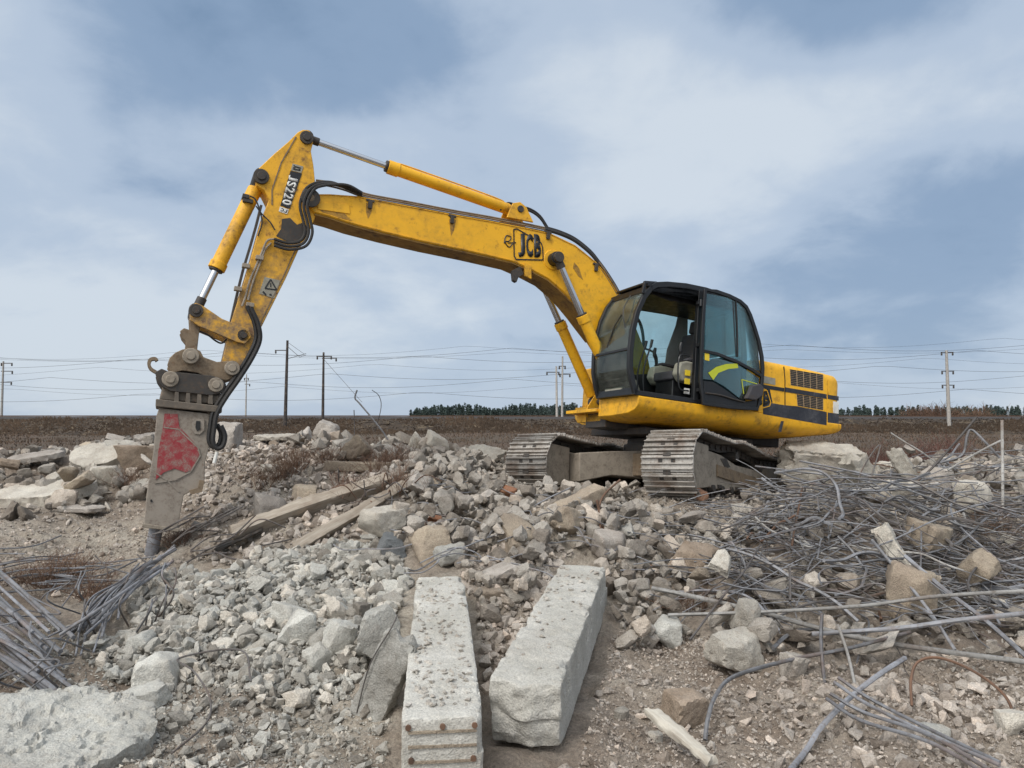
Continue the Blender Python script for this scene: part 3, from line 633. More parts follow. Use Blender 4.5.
fan([(50, 520), (54, 518), (56, 524), (51, 526)], .275, M['rubber'], 'bolt_hole'); fan([(172, 470), (184, 472), (178, 500), (150, 506), (146, 496), (168, 490)], .275, M['brown_metal'], 'stop_block', .003, .05)
c0 = un(130 + 66 / 2.477, 290 + 588 / 2.477, .25); c1 = un(130 + 46 / 2.477, 290 + 690 / 2.477, .25); d_ = (c1[0] - c0[0], c1[1] - c0[1])
m_ = MB(); m_.tube([(c0[0] - d_[0] * .1, 0, c0[1] - d_[1] * .1), (c0[0] + d_[0] * 1.1, 0, c0[1] + d_[1] * 1.1), (c0[0] + d_[0] * 1.5, 0, c0[1] + d_[1] * 1.5)], [.075, .073, .02], 22); bpart('chisel', m_, M['bluegrey'], 0)
for k in range(2):
    m_ = MB(); m_.tube(smooth_path([P3(u + 4 * k, v + 1.5 * k, .30 + .05 * k) for u, v in [(247, 306), (254, 322), (256, 338), (249, 355), (236, 376), (222, 396), (213, 412), (210, 428), (209, 440), (213, 447), (219, 444), (221, 434), (217, 424)]], 6), .026, 8); bpart('breaker_hose', m_, M['rubber'])
m_ = MB(); m_.tube([P3(217, 452, .35), P3(214, 463, .35)], .02, 8); bpart('hose_end', m_, M['white'])

# ---- boom cylinders
for s in (1, -1):
    cyl_part(None, (1.12, s * .34, .02), (bp[0], s * .34, bp[1]), .082, .05, .05, .60, 'boom_cylinder', M['yellow'])
# ---- house: decks, belly, hood, counterweight
sec = [(1.235, 0), (1.25, -.02), (1.25, -.12), (1.225, -.18), (1.15, -.24), (1.0, -.285), (.6, -.31), (0, -.31)]
def deck(name, fs, l_in, sgn, m, scale=lambda f: 1):
    V = []; n = len(sec) + 1
    for f in fs:
        k = scale(f)
        pts = [(l_in, 0)] + [(max(x, l_in) if True else x, h * k) for x, h in sec]
        pts[-1] = (l_in, -.31 * k); pts[-2] = (max(.6, l_in), -.31 * k)
        V += [(f, sgn * x, h) for x, h in pts]
    F = [(i * n + q, i * n + (q + 1) % n, (i + 1) * n + (q + 1) % n, (i + 1) * n + q) for i in range(len(fs) - 1) for q in range(n)]
    F += [list(range(n)), [(len(fs) - 1) * n + q for q in range(n)][::-1]]
    return part(name, MB().add(V, F), m, .006)
fs = [1.40, 1.36, 1.2, .8, .4, 0, -.4, -.8, -1.2, -1.6, -1.9, -2.15, -2.33, -2.42]
sc_ = lambda f: .80 if f > 1.38 else (.9 if f > 1.3 else (1 if f > -1.5 else 1 - .38 * ((-1.5 - f) / .85) ** 1.3))
dk = deck('deck_skirt', fs, .24, 1, M['yellow_deck'], sc_)
deck('deck_skirt', [.95] + fs[3:], .24, -1, M['yellow_deck'], sc_)
decal('skirt_shadow_dirt', [(792, 436.5), (796, 427.5), (798.5, 428), (795, 437)][:0] + [(778, 432), (781, 421.0), (783.5, 421.3), (781, 432)], 1.25, M['blackband'], dk)  # dark strip painted on the skirt for shadow and dirt
b = MB(); b.box((-.4, 0, -.25), (3.4, .56, .30)); b.box((-.1, 0, -.42), (2.0, 1.5, .10)); part('main_frame', b, M['dark_metal'], .01)
b = MB().prism([(.0, -.35), (1.0, -.36), (1.35, -.22), (1.32, -.08), (1.2, .12), (1.04, .13), (.95, -.05), (.5, .0), (.42, .45), (.30, .48), (.1, .0)], .215, .238); part('boom_bracket', b, M['yellow_deck'], .006)
b = MB().prism([(.0, -.35), (1.0, -.36), (1.35, -.22), (1.32, -.08), (1.2, .12), (1.04, .13), (.95, -.05), (.5, .0), (.42, .45), (.30, .48), (.1, .0)], -.238, -.215); part('boom_bracket', b, M['yellow_deck'], .006)
b = MB(); b.box((1.30, -.2, -.16), (.30, .9, .05)); b.box((1.2, -.2, -.25), (.2, .7, .12)); part('front_step', b, M['yellow_deck'], .008)
b = MB(); b.cyl((1.12, -.45, .02), (1.12, .45, .02), .05, 18); part('cylinder_foot_pin', b, M['dark_metal'], .005)
b = MB(); b.tube(smooth_path([(1.2, .2, -.05), (1.33, .2, .02), (1.36, .22, .18), (1.28, .2, .3)], 5), .016, 7); part('foot_hose', b, M['rubber'])
# hood: rounded section swept backwards
def hood_ring(f, w, top, rr=.13):
    P = [(w, 0.0), (w, top - rr)] + [(w - rr + rr * math.cos(R(a)), top - rr + rr * math.sin(R(a))) for a in (15, 30, 45, 60, 75, 90)]
    return [(f, x, h) for x, h in P] + [(f, -x, h) for x, h in P[::-1]]
def loft(rings):
    n = len(rings[0]); V = sum(rings, []); F = [(i * n + q, i * n + (q + 1) % n, (i + 1) * n + (q + 1) % n, (i + 1) * n + q) for i in range(len(rings) - 1) for q in range(n)]
    F += [list(range(n)), [(len(rings) - 1) * n + q for q in range(n)][::-1]]; return MB().add(V, F)
hood = part('engine_hood', loft([hood_ring(f, 1.245, t) for f, t in ((-.72, .80), (-1.0, .80), (-1.7, .79), (-2.105, .775))]), M['yellow'], .006)
cw = part('counterweight', loft([hood_ring(f, w, t, r_) for f, w, t, r_ in ((-2.115, 1.24, .77, .13), (-2.30, 1.235, .762, .13), (-2.37, 1.20, .755, .14), (-2.43, 1.13, .745, .15), (-2.50, .95, .73, .16), (-2.56, .6, .70, .16))]), M['yellow'], .006)
SP = 1.245
decal('black_band', [(763, 400), (770.6, 402.9), (784, 405.2), (797, 406.3), (822.5, 411.2), (826.3, 412.1), (826.3, 425.3), (784, 417.8), (763, 414.2)], SP, M['blackband'], hood)
decal('black_band', [(762, 384.4), (784, 388.0), (784, 391.6), (769.5, 389.2), (772.2, 402.6), (769, 402.4), (766.5, 389.0), (762, 388.2)], SP, M['black'], hood)
decal('black_stripe', [(785.3, 387.4), (826.3, 394.3), (826.3, 398.8), (785.3, 391.8)], SP, M['blackband'], hood)
b = MB(); P_ = PX([(783.8, 366.5), (784.8, 380), (784.9, 418)], SP); b.bar([(p[0], SP, p[1]) for p in P_], .012, .012); part('panel_gap', b, M['black'], 0, hood)
text_quad('CB', (755, 406.5), (769.0, 404.4), (756, 392.5), SP, M['black'], hood, bold=.05)
outline('logo_frame', [(756, 390.0), (766.5, 390.6), (770.2, 402.4), (769, 406), (756, 409.8)], SP, .014, M['yellow_dirty'], hood, .012)
decal('faded_sticker', [(763.5, 376), (775, 378.5), (775, 385), (763.5, 383)], SP, M['cream'], hood)
def louvres(c0, c1, c2, c3, ncol, nrow):
    """quad tl tr br bl split in columns of dark slots"""
    A, B, C, D = [np.array(un(p[0], p[1], SP)) for p in (c0, c1, c2, c3)]; bk = MB(); sl_ = MB()
    q = lambda s, t: A * (1 - s) * (1 - t) + B * s * (1 - t) + C * s * t + D * (1 - s) * t
    for i in range(ncol):
        s0, s1 = (i + .10) / ncol, (i + .86) / ncol
        for j in range(nrow):
            t0, t1 = (j + .12) / nrow, (j + .62) / nrow; pts = [q(s0, t0), q(s1, t0), q(s1, t1), q(s0, t1)]; sl_.prism([tuple(p) for p in pts], SP + .001, SP + .006)
            t2 = (j + .84) / nrow; pts = [q(s0, t1), q(s1, t1), q(s1, t2), q(s0, t2)]; bk.prism([tuple(p) for p in pts], SP + .001, SP + .016)
    g = part('louvre_grille', sl_, M['black'], 0, hood); part('louvre_lips', bk, M['cream'], 0, g)
def louvres2(*a):
    pass
bk_parent = hood
def louv(c, ncol, nrow):
    A, B, C, D = [np.array(un(p[0], p[1], SP)) for p in c]; bk = MB()
    q = lambda s, t: A * (1 - s) * (1 - t) + B * s * (1 - t) + C * s * t + D * (1 - s) * t
    for i in range(ncol):
        s0, s1 = (i + .04) / ncol, (i + .90) / ncol
        for j in range(nrow):
            t0, t1 = (j + .10) / nrow, (j + .74) / nrow; bk.prism([tuple(q(s0, t0)), tuple(q(s1, t0)), tuple(q(s1, t1)), tuple(q(s0, t1))], SP + .001, SP + .006)
    part('louvre_slots', bk, M['black'], 0, hood); bp_ = MB().prism([tuple(p) for p in (A, B, C, D)], SP - .004, SP + .002); part('louvre_panel', bp_, M['louvre'], 0, hood)
M['louvre'] = paint('dusty_louvre_metal', (.42, .30, .17), .8, .3, .7, (.20, .14, .10), 4)
louv([(789.8, 369.2), (823.2, 374.6), (823.2, 390.6), (790.6, 385.2)], 5, 9)
louv([(796.4, 394.2), (823.2, 398.6), (823.2, 410.2), (797.4, 405.8)], 4, 7)
CWL = 1.236
b = MB().prism(PX([(827.5, 412.4), (838.5, 414.3), (838.3, 428), (827.5, 426.2)], CWL), CWL - .02, CWL + .006); part('black_band', b, M['blackband'], 0, cw)
b = MB().prism(PX([(827.5, 394.6), (838.4, 396.4), (838.4, 400.6), (827.5, 398.9)], CWL), CWL - .02, CWL + .006); part('black_stripe', b, M['blackband'], 0, cw)
b = MB().prism(PX([(833, 401.3), (838.3, 402.2), (838.3, 413.8), (833, 413)], CWL), CWL - .02, CWL + .007); part('reflector', b, M['white'], 0, cw)
# ---- cab
LN, LF = 1.25, .27
prof = [(1.44, .02), (1.50, .16), (1.555, .36), (1.565, .60), (1.545, .88), (1.49, 1.14), (1.40, 1.36), (1.30, 1.50)]
roof = [(1.30, 1.50), (1.20, 1.57), (1.02, 1.61), (.7, 1.645), (.35, 1.65), (0, 1.62), (-.2, 1.58), (-.31, 1.50)]
rear = [(-.31, 1.50), (-.37, 1.2), (-.42, .8), (-.42, .03)]
def y3(p, l): return [(a, l, b) for a, b in p]
for l, s in ((LN - .03, 1), (LF + .03, -1)):
    b = MB(); b.bar(y3(prof, l), .075, .06); part('front_pillar', b, M['black'], .01)
    b = MB(); b.bar(y3(roof, l), .085, .06); part('roof_rail', b, M['black'], .01)
    b = MB(); b.bar(y3(rear, l), .09, .06); part('rear_pillar', b, M['black'], .01)
    b = MB(); b.bar([(1.46, l, .03), (-.42, l, .03)], .07, .06); part('sill', b, M['black'], .01)
    if s > 0: b = MB(); b.bar([(.44, l, .03), (.445, l, .8), (.44, l, 1.64)], .085, .07); part('door_pillar', b, M['black'], .01)
rf = MB(); V = []; n = len(roof) + 4
for l, dz, df in ((LF, -.05, .02), (LF + .03, 0, 0), (LF + .1, .02, 0), (LN - .1, .02, 0), (LN - .03, 0, 0), (LN, -.05, .02)):
    top = [(a - (df if a > 1 else -df if a < 0 else 0), l, h + .028 + dz) for a, h in roof]; bot = [(a, l, h - .035) for a, h in roof[::-1]]; V += top + bot
n = len(roof) * 2
F = [(i * n + q, i * n + (q + 1) % n, (i + 1) * n + (q + 1) % n, (i + 1) * n + q) for i in range(5) for q in range(n)] + [list(range(n)), [5 * n + q for q in range(n)][::-1]]
cabroof = part('cab_roof', rf.add(V, F), M['black'], .004)
b = MB(); b.bar([(1.455, LF, .05), (1.455, LN, .05)], .10, .05, (1, 0, 0)); part('windscreen_sill', b, M['black'], .008); b = MB(); b.bar([(1.30, LF, 1.51), (1.30, LN, 1.51)], .08, .06, (1, 0, 0)); part('windscreen_header', b, M['black'], .008); b = MB(); b.bar([(1.575, LF + .03, .62), (1.575, LN - .03, .62)], .035, .025, (1, 0, 0)); part('windscreen_bar', b, M['black'], .004)
def sheet(pts2, l0, l1, name, m, parent=None):   # a curved pane swept across l, with thickness
    V = []; F = []; b = MB(); n = len(pts2)
    ins = [(a - .006, h) for a, h in pts2]
    ring = list(pts2) + ins[::-1]; return part(name, MB().prism(ring, l0, l1), m, 0, parent)
sheet([(a + .0, h) for a, h in prof[:4]] + [(1.57, .60)], LF + .06, LN - .06, 'lower_windscreen', M['glass_pale_reflection'])
sheet([(1.57, .64)] + prof[4:], LF + .06, LN - .06, 'upper_windscreen', M['glass_pale_reflection'])
b = MB().prism([(1.48, .10), (1.53, .36), (1.535, .60), (1.515, .88), (1.46, 1.14), (1.37, 1.36), (1.27, 1.47), (.06, 1.58), (.06, .56), (.95, .42), (1.3, .10)], LF + .028, LF + .034); part('far_side_window', b, M['glass'])
b = MB().prism([(-.02, 1.58), (-.27, 1.45), (-.36, .85), (-.02, .62)], LF + .028, LF + .034); part('far_side_window', b, M['glass'])
b = MB().prism([(.08, .5), (.34, .5), (.30, .9), (.16, 1.3), (.12, 1.5), (-.05, 1.55), (-.08, .9)], LF + .05, LF + .075); b.box((.12, LF + .08, 1.12), (.03, .01, .09)); part('pillar_trim', b, M['trim'], .006)
b = MB(); b.prism([(1.2, 1.46), (1.25, 1.52), (1.0, 1.585), (.5, 1.61), (-.2, 1.56), (-.28, 1.44), (.3, 1.44), (.9, 1.42)], LF + .05, LN - .12); part('headliner', b, M['black'], .01)
b = MB(); b.bar([(.02, LF + .03, .1), (.02, LF + .03, 1.6)], .10, .05); b.bar([(1.3, LF + .03, .10), (.95, LF + .03, .40), (.0, LF + .03, .55)], .05, .04); part('far_side_post', b, M['black'], .01)
b = MB().prism([(1.28, .08), (-.40, .08), (-.40, .80), (.0, .52), (.95, .38)], LF + .01, LF + .05); part('far_side_panel', b, M['black'], .005)
b = MB(); b.box((-.385, .76, .42), (.05, .9, .80)); part('rear_wall', b, M['black'], .01)
b = MB().prism([(-.385, .84), (-.35, 1.2), (-.29, 1.5), (-.295, 1.5), (-.356, 1.2), (-.391, .84)], LF + .08, LN - .08); part('rear_window', b, M['glass'])
b = MB(); b.box((.52, .76, .015), (1.86, .90, .03)); part('cab_floor', b, M['black'], .004)
b = MB().prism([(.40, .08), (-.38, .08), (-.38, .72), (.40, .60)], LN - .05, LN - .02); part('side_panel', b, M['black'], .004)
b = MB().prism([(.40, .64), (-.38, .76), (-.27, 1.47), (.40, 1.57)], LN - .038, LN - .032); part('side_window', b, M['glass'])
b = MB(); b.bar([(1.44, LN + .0, 1.40), (1.42, LN + .01, 1.56), (1.15, LN - .1, 1.62)], .05, .04); b.box((1.31, .8, 1.585), (.10, .7, .03)); b.box((1.34, LN - .04, 1.56), (.07, .09, .07)); part('work_lamp_bar', b, M['black'], .008)
b = MB(); b.tube(smooth_path([(1.52, 1.0, .9), (1.54, .95, 1.2), (1.40, .9, 1.45)], 4), .009, 5); b.bar([(1.56, .62, .7), (1.545, .75, 1.0), (1.50, .85, 1.16)], .02, .012, (1, 0, 0)); part('wiper', b, M['black'], 0)
# seat, consoles, levers
b = MB(); b.box((.42, .74, .40), (.50, .46, .14)); seat = part('seat', b, M['seat'], .04, seg=3)
b = MB(); b.box((.17, .74, .78), (.14, .46, .66), Matrix.Rotation(R(-12), 3, 'Y')); part('seat_back', b, M['seat'], .045, seat, seg=3)
b = MB(); b.box((.08, .74, 1.22), (.10, .26, .20), Matrix.Rotation(R(-10), 3, 'Y')); part('headrest', b, M['seat'], .035, seat, seg=3)
b = MB(); b.box((.42, .74, .19), (.42, .42, .30)); part('seat_base', b, M['black'], .02, seat)
for l, nm in ((1.08, 1), (.46, 0)):
    b = MB(); b.prism([(.62, .30), (.70, .40), (.66, .56), (.55, .60), (.1, .58), (-.05, .5), (-.05, .34), (.3, .26)], l - .08, l + .08); cs = part('console', b, M['cream'], .03, seg=3)
    b = MB(); b.prism([(.60, .60), (.5, .65), (-.05, .63), (-.05, .59)], l - .07, l + .07); part('armrest', b, M['seat'], .02, cs)
    b = MB(); b.tube([(.58, l, .58), (.60, l, .68), (.62, l, .74)], [.016, .014, .022], 10); b.tube([(.62, l, .73), (.625, l, .80), (.61, l, .86)], [.026, .03, .022], 10); part('joystick', b, M['black'], 0, cs)
for l in (.72, .86):
    b = MB(); b.tube(smooth_path([(1.05, l, .05), (1.08, l, .4), (1.0, l, .72), (.97, l, .80)], 4), .012, 8); b.tube([(.98, l, .77), (.96, l, .88)], [.02, .022], 10); b.box((1.12, l, .10), (.26, .10, .02)); part('travel_lever', b, M['black'], 0)
b = MB().prism([(1.0, .40), (1.14, .42), (1.20, .25), (1.16, .06), (.95, .06)], .32, .44); b.box((1.08, .39, .52), (.10, .16, .20), Matrix.Rotation(R(-20), 3, 'Y')); part('monitor_pod', b, M['cream'], .015)
b = MB().prism([(1.36, .06), (1.42, .34), (1.3, .42), (1.0, .30), (.9, .06)], .50, .62); part('pedal_guard', b, M['cream'], .02)
b = MB(); b.cyl((1.30, .66, .40), (1.30, .66, .60), .06, 16); b.cyl((1.30, .66, .60), (1.30, .66, .64), .02, 10); part('fire_extinguisher', b, M['stickerR'], .01)
b = MB(); b.box((1.38, .72, .12), (.20, .5, .16)); part('rag_bundle', b, M['cream'], .05, seg=3)
b = MB(); b.bar([(.50, LN - .02, .9), (.50, LN - .02, .42)], .02, .02); b.tube(smooth_path([(.55, LN - .03, .16), (.72, LN - .03, .2), (.74, LN - .03, .62), (.56, LN - .03, .66)], 5), .012, 7); part('grab_rail', b, M['black'], 0)
for k, (dh, mm) in enumerate(((.42, 'stickerY'), (.30, 'stickerY'), (.16, 'white'))):
    b = MB(); b.box((.56, LN - .06, dh), (.09, .012, .08)); part('sticker', b, M[mm], .001)
# lever and hoses visible past the far window: on the right hand deck
b = MB()
for k in range(3):
    b.tube(smooth_path([(.95 - .05 * k, -.02 - .06 * k, .95), (1.05, -.05 - .06 * k, 1.25 + .03 * k), (.85, -.05 - .06 * k, 1.45 + .03 * k), (.6, -.05, 1.38), (.48, -.05, 1.05), (.52, -.05, .7), (.4, -.05, .4)], 6), .024, 8)
part('boom_foot_hose', b, M['rubber'])
# right hand deck boxes
b = MB(); b.box((.1, -.78, .34), (1.5, .85, .66)); part('storage_box', b, M['yellow'], .03, seg=3)
b = MB(); b.tube(smooth_path([(.95, -.45, .0), (.97, -.45, .62), (.7, -.45, .98), (.0, -.45, 1.0), (-.1, -.45, .66)], 6), .018, 8); part('handrail', b, M['black'])
b = MB(); b.box((-.58, 0, .36), (.28, 2.3, .72)); part('bulkhead', b, M['yellow_deck'], .01)
# ---- open door, folded back flat against the cab side
DL = 1.34
dout = [(705, 290), (716, 291.5), (729, 296), (740, 301.5), (746, 307), (750, 315), (754.5, 328), (758.5, 341), (761.5, 356), (762.5, 368), (761.5, 385), (759.5, 400), (757, 409), (730, 407.0), (703, 403.5), (700.5, 380), (701.5, 350), (703, 318)]
door = bpy.data.objects.new('door', None); col.objects.link(door); door.parent = root; door.location = OFF
b = MB(); b.bar([(a[0], DL, a[1]) for a in PX(dout, DL)], .055, .04, closed=True); part('door_frame', b, M['black'], .008, door)
b = MB(); b.bar([(a[0], DL, a[1]) for a in PX([(703, 351), (717, 354), (737, 362), (752, 370), (761, 376)], DL)], .045, .04); b.bar([(a[0], DL, a[1]) for a in PX([(735.5, 297), (737, 330), (737.5, 357)], DL)], .02, .03); b.bar([(a[0], DL, a[1]) for a in PX([(733, 297), (734, 320), (736, 357)], DL)], .014, .012); part('door_rail', b, M['black'], .006, door)
b = MB().prism(PX([(706, 293), (729, 298), (744, 306), (752, 326), (757.5, 345), (760, 372), (737, 360), (705, 350)], DL), DL - .004, DL + .002); part('upper_door_glass', b, M['glass_door'], 0, door)
b = MB().prism(PX([(704, 354), (737, 364), (759, 378), (757, 398), (742, 400), (724, 386), (713, 380), (703, 379)], DL), DL - .004, DL + .002); part('lower_door_glass', b, M['glass_door'], 0, door)
b = MB().prism(PX([(703, 381), (713, 382), (724, 389), (742, 402), (757, 400), (756, 408), (730, 405.5), (704, 402)], DL), DL - .015, DL + .012); part('door_panel', b, M['black'], .006, door)
b = MB().prism(PX([(708, 373), (716, 367), (726, 364), (737, 363.5), (738, 368), (728, 369), (718, 373), (713, 380)], DL), DL + .004, DL + .008); part('lime_reflection', b, M['stripeG'], 0, door)  # lime shape painted on as the green reflection in the door glass
b = MB().prism(PX([(704.5, 352.5), (709, 354), (709, 361), (704.5, 360)], DL), DL + .004, DL + .008); part('yellow_sticker', b, M['stickerY'], 0, door)
b = MB()
P_ = PX([(741, 380.5), (744, 379), (757, 383), (757, 385)], DL); b.bar([(a[0], DL + .006, a[1]) for a in PX([(741.5, 379.5), (757, 384)], DL)], .012, .003); b.bar([(a[0], DL + .006, a[1]) for a in PX([(741.5, 379.5), (743.5, 394)], DL)], .012, .003); part('sticker_outline', b, M['stripeG'], 0, door)
b = MB().prism(PX([(748, 386), (756, 384), (760, 388), (759, 396), (752, 401), (742, 399), (746, 392)], DL), DL + .01, DL + .09); part('door_latch', b, M['seat'], .02, door)
b = MB(); b.tube(smooth_path([P3(u, v, DL + .03) for u, v in [(706, 393), (720, 395), (733, 399), (745, 402)]], 4), .012, 7); part('grab_handle', b, M['dark_metal'], 0, door)
b = MB()
for v in (303, 345, 390): p = un(700.5, v, 1.3); b.cyl((p[0], 1.31, p[1] - .05), (p[0], 1.31, p[1] + .05), .025, 10); b.box((p[0], 1.28, p[1]), (.09, .05, .05))
part('hinge', b, M['black'], .003, door)
# ---- undercarriage
TM = mat4(HR, ROOT_O).inverted() @ mat4(TR, TO)
def tpart(name, mb, m, bevel=0, parent=None): return mb.build(name, m, parent or root, None, bevel, 2, None if parent else TM)
fr = .415; fa = TL / 2 - fr - .03; rr_ = .375; ra_ = -TL / 2 + rr_ + .03; rc = -.045
loop = [(fa + fr * math.cos(R(a)), fr * math.sin(R(a))) for a in range(-90, 91, 6)]
loop += [(1.2, .385), (.75, .375), (.35, .405), (-.1, .37), (-.7, .30), (-1.2, .29)]
loop += [(ra_ + rr_ * math.cos(R(a)), rc + rr_ * math.sin(R(a))) for a in range(100, 271, 6)]
loop += [(-1.0, -.415), (0, -.415), (1.0, -.415)]
lp = np.array(loop + [loop[0]]); sg = np.linalg.norm(np.diff(lp, axis=0), axis=1); cs_ = np.concatenate([[0], np.cumsum(sg)]); TOT = cs_[-1]
def on_loop(s):
    s = s % TOT; i = np.searchsorted(cs_, s, side='right') - 1; t = (s - cs_[i]) / sg[i]; p = lp[i] * (1 - t) + lp[i + 1] * t; return p
NS = 46
shoe_b = MB(); pt = TOT / NS
shoe_b.box((0, 0, 0), (pt * .97, TW, .018)); 
for gx_, gh in ((-.30, .034), (.0, .03), (.36, .04)): shoe_b.box((gx_ * pt, 0, .009 + gh / 2), (.017, TW - .01, gh))
shoe_me = None
slot_b = MB()
for sy in (-.085, .085): slot_b.box((pt * .17, sy, .0105), (.045, .055, .006))
slot_b.box((-pt * .5, 0, .004), (.05, .10, .014))
lk = MB()
for sy in (-.09, .09): lk.box((0, sy, -.075), (pt * 1.08, .045, .10))
lk.cyl((pt / 2, -.13, -.07), (pt / 2, .13, -.07), .03, 10)
for side in (1, -1):
    tr = bpy.data.objects.new('track', None); col.objects.link(tr); tr.parent = root; tr.matrix_local = TM @ Matrix.Translation((0, side * TG / 2, 0))
    chain = MB()
    for k in range(NS):
        s = k * pt; p = on_loop(s); q = on_loop(s + .04); r0 = on_loop(s - .04); t = q - r0; t /= np.linalg.norm(t); ang = math.atan2(t[1], t[0])
        # walking the loop front->top->rear runs counter-clockwise in (a,c): outward is to the right of travel
        Mx = Matrix.Translation((p[0], 0, p[1])) @ Matrix.Rotation(-ang, 4, 'Y')
        Mx = Mx @ Matrix.Rotation(math.pi, 4, 'X')
        if shoe_me is None:
            o = shoe_b.build('track_shoe', M['shoe'], tr, None, .003, 1); shoe_me = o.data; o.matrix_local = Mx
        else:
            o = link('track_shoe', shoe_me, tr); bv = o.modifiers.new('bevel', 'BEVEL'); bv.width = .003; bv.segments = 1; o.matrix_local = Mx
        for src in (lk, slot_b):
            chain.add([tuple(Mx @ Vector(v)) for v in src.V], src.F)
    chain.build('track_chain', M['dark_metal'], tr)
    b = MB(); b.prism([(fa + .05, .17), (fa - .25, .24), (.9, .20), (.3, .10), (-.6, .08), (-1.3, .16), (ra_ + .1, .12), (ra_ + .05, -.15), (-1.3, -.27), (1.2, -.27), (fa - .2, -.22), (fa + .05, -.16)], -.20, .20)
    fro = b.build('track_frame', M['mud_metal'], tr, None, .015)
    b = MB(); b.prism([(fa - .35, .28), (fa + .12, .30), (fa + .30, .12), (fa + .30, -.14), (fa + .1, -.30), (fa - .35, -.26)], .185, .245); b.prism([(fa - .35, .28), (fa + .12, .30), (fa + .30, .12), (fa + .30, -.14), (fa + .1, -.30), (fa - .35, -.26)], -.245, -.185); b.build('idler_guard', M['mud_metal'], tr, None, .012)
    b = MB(); b.prism([(1.1, .06), (-.2, -.02), (-1.2, -.05), (-1.2, -.20), (-.2, -.19), (1.1, -.10)], .20, .225); b.build('frame_rib', M['brown_metal'], tr, None, .006)
    b = MB().prism([(.95, .15), (.72, .17), (.55, .06), (.74, .02)], .19, .206); b.build('frame_recess', M['dark_metal'], tr, None, .003)
    b = MB(); [b.box((q, side * .21 if False else .212, -.235), (.12, .03, .05)) for q in (1.0, .3, -.4, -1.1)]; b.build('roller_guard', M['dark_metal'], tr, None, .004)
    b = MB(); b.cyl((fa, -.17, 0), (fa, .17, 0), fr - .09, 32); b.build('idler_wheel', M['dark_metal'], tr, None, .01)
    b = MB(); b.cyl((ra_, -.06, rc), (ra_, .06, rc), rr_ - .075, 32); b.cyl((ra_, -.24, rc), (ra_, .28, rc), .22, 24); b.cyl((ra_, .28, rc), (ra_, .31, rc), .12, 20); b.build('drive_sprocket', M['mud_metal'], tr, None, .01)
    for k in range(8):
        a = 1.25 - k * .35; b = MB(); b.cyl((a, -.15, -.27), (a, .15, -.27), .085, 18); b.cyl((a, .15, -.27), (a, .235, -.27), .05, 14); b.build('bottom_roller', M['dark_metal'], tr, None, .008)
    for a in (.35, -.75):
        b = MB(); b.cyl((a, -.15, .22 if a > 0 else .13), (a, .24, .22 if a > 0 else .13), .07, 18); b.box((a, 0, .12), (.14, .14, .16)); b.build('carrier_roller', M['dark_metal'], tr, None, .008)
b = MB(); b.cyl((0, 0, .10), (0, 0, .42), .62, 40); body = tpart('turntable_ring', b, M['dark_metal'], .01)
b = MB(); b.cyl((0, 0, .42), (0, 0, .50), .56, 40); tpart('slew_bearing', b, M['dark_metal'], .01)
cb = MB(); cb.box((0, 0, .08), (1.5, 1.0, .34)); car = tpart('car_body', cb, M['brown_metal'], .02)
for sx in (-1, 1):
    for sy in (-1, 1):
        p0 = np.array([sx * .42, sy * .3]); p1 = np.array([sx * 1.42, sy * (TG / 2 - .2)]); d = (p1 - p0); nl = np.array([-d[1], d[0]]) / np.linalg.norm(d); V = []
        for p, w, z0, z1 in ((p0, .30, -.12, .30), ((p0 + p1) * .5, .27, -.10, .26), (p1, .30, -.22, .20)):
            for a_, z in ((-w, z0), (w, z0), (w, z1), (-w, z1)): V.append((p[0] + nl[0] * a_, p[1] + nl[1] * a_, z))
        F = [(i * 4 + q, i * 4 + (q + 1) % 4, (i + 1) * 4 + (q + 1) % 4, (i + 1) * 4 + q) for i in range(2) for q in range(4)] + [(0, 1, 2, 3), (11, 10, 9, 8)]
        b = MB().add(V, F); tpart('body_leg', b, M['mud_metal'] if sx > 0 else M['brown_metal'], .02)

# ============================================================ RUBBLE
def ico(n):
    bm = bmesh.new(); bmesh.ops.create_icosphere(bm, subdivisions=n, radius=1); V = np.array([v.co[:] for v in bm.verts]); F = np.array([[v.index for v in f.verts] for f in bm.faces]); bm.free()
    return V / np.linalg.norm(V, axis=1)[:, None], F
ICO = {n: ico(n) for n in (1, 2, 3, 4, 5)}
def rock(n, seed, dims=(1, 1, 1), boxy=.6, rough=1.0, p=34):
    g = np.random.default_rng(seed); D, F = ICO[n]; nn = []; hh = []
    for ax in range(3):
        for s in (-1, 1):
            v = np.zeros(3); v[ax] = s; v += g.normal(0, .17, 3); nn.append(v / np.linalg.norm(v)); hh.append(g.uniform(.60, .85) if boxy > g.random() * .8 else g.uniform(.7, 1.1))
    for k in range(g.integers(4, 9)):
        v = g.normal(0, 1, 3); nn.append(v / np.linalg.norm(v)); hh.append(g.uniform(.68, .98))
    nn = np.array(nn); hh = np.array(hh); q = np.maximum(D @ nn.T, 0) / hh; r = (q ** p).sum(1) ** (-1 / p)
    V = D * r[:, None]
    if n >= 3:
        r2 = .045 * fbm(V * 2.2 + seed, seed, 3) + .038 * rough * fbm(V * 6 + seed, seed + 5, 4, .7) - .05 * np.clip(fbm(V * 3.4 + seed, seed + 9, 2) - .25, 0, 1)
        V = V * (1 + r2)[:, None]
    else: V = V * (1 + .07 * fbm(V * 2.5 + seed, seed, 2))[:, None]
    return V * np.array(dims), F
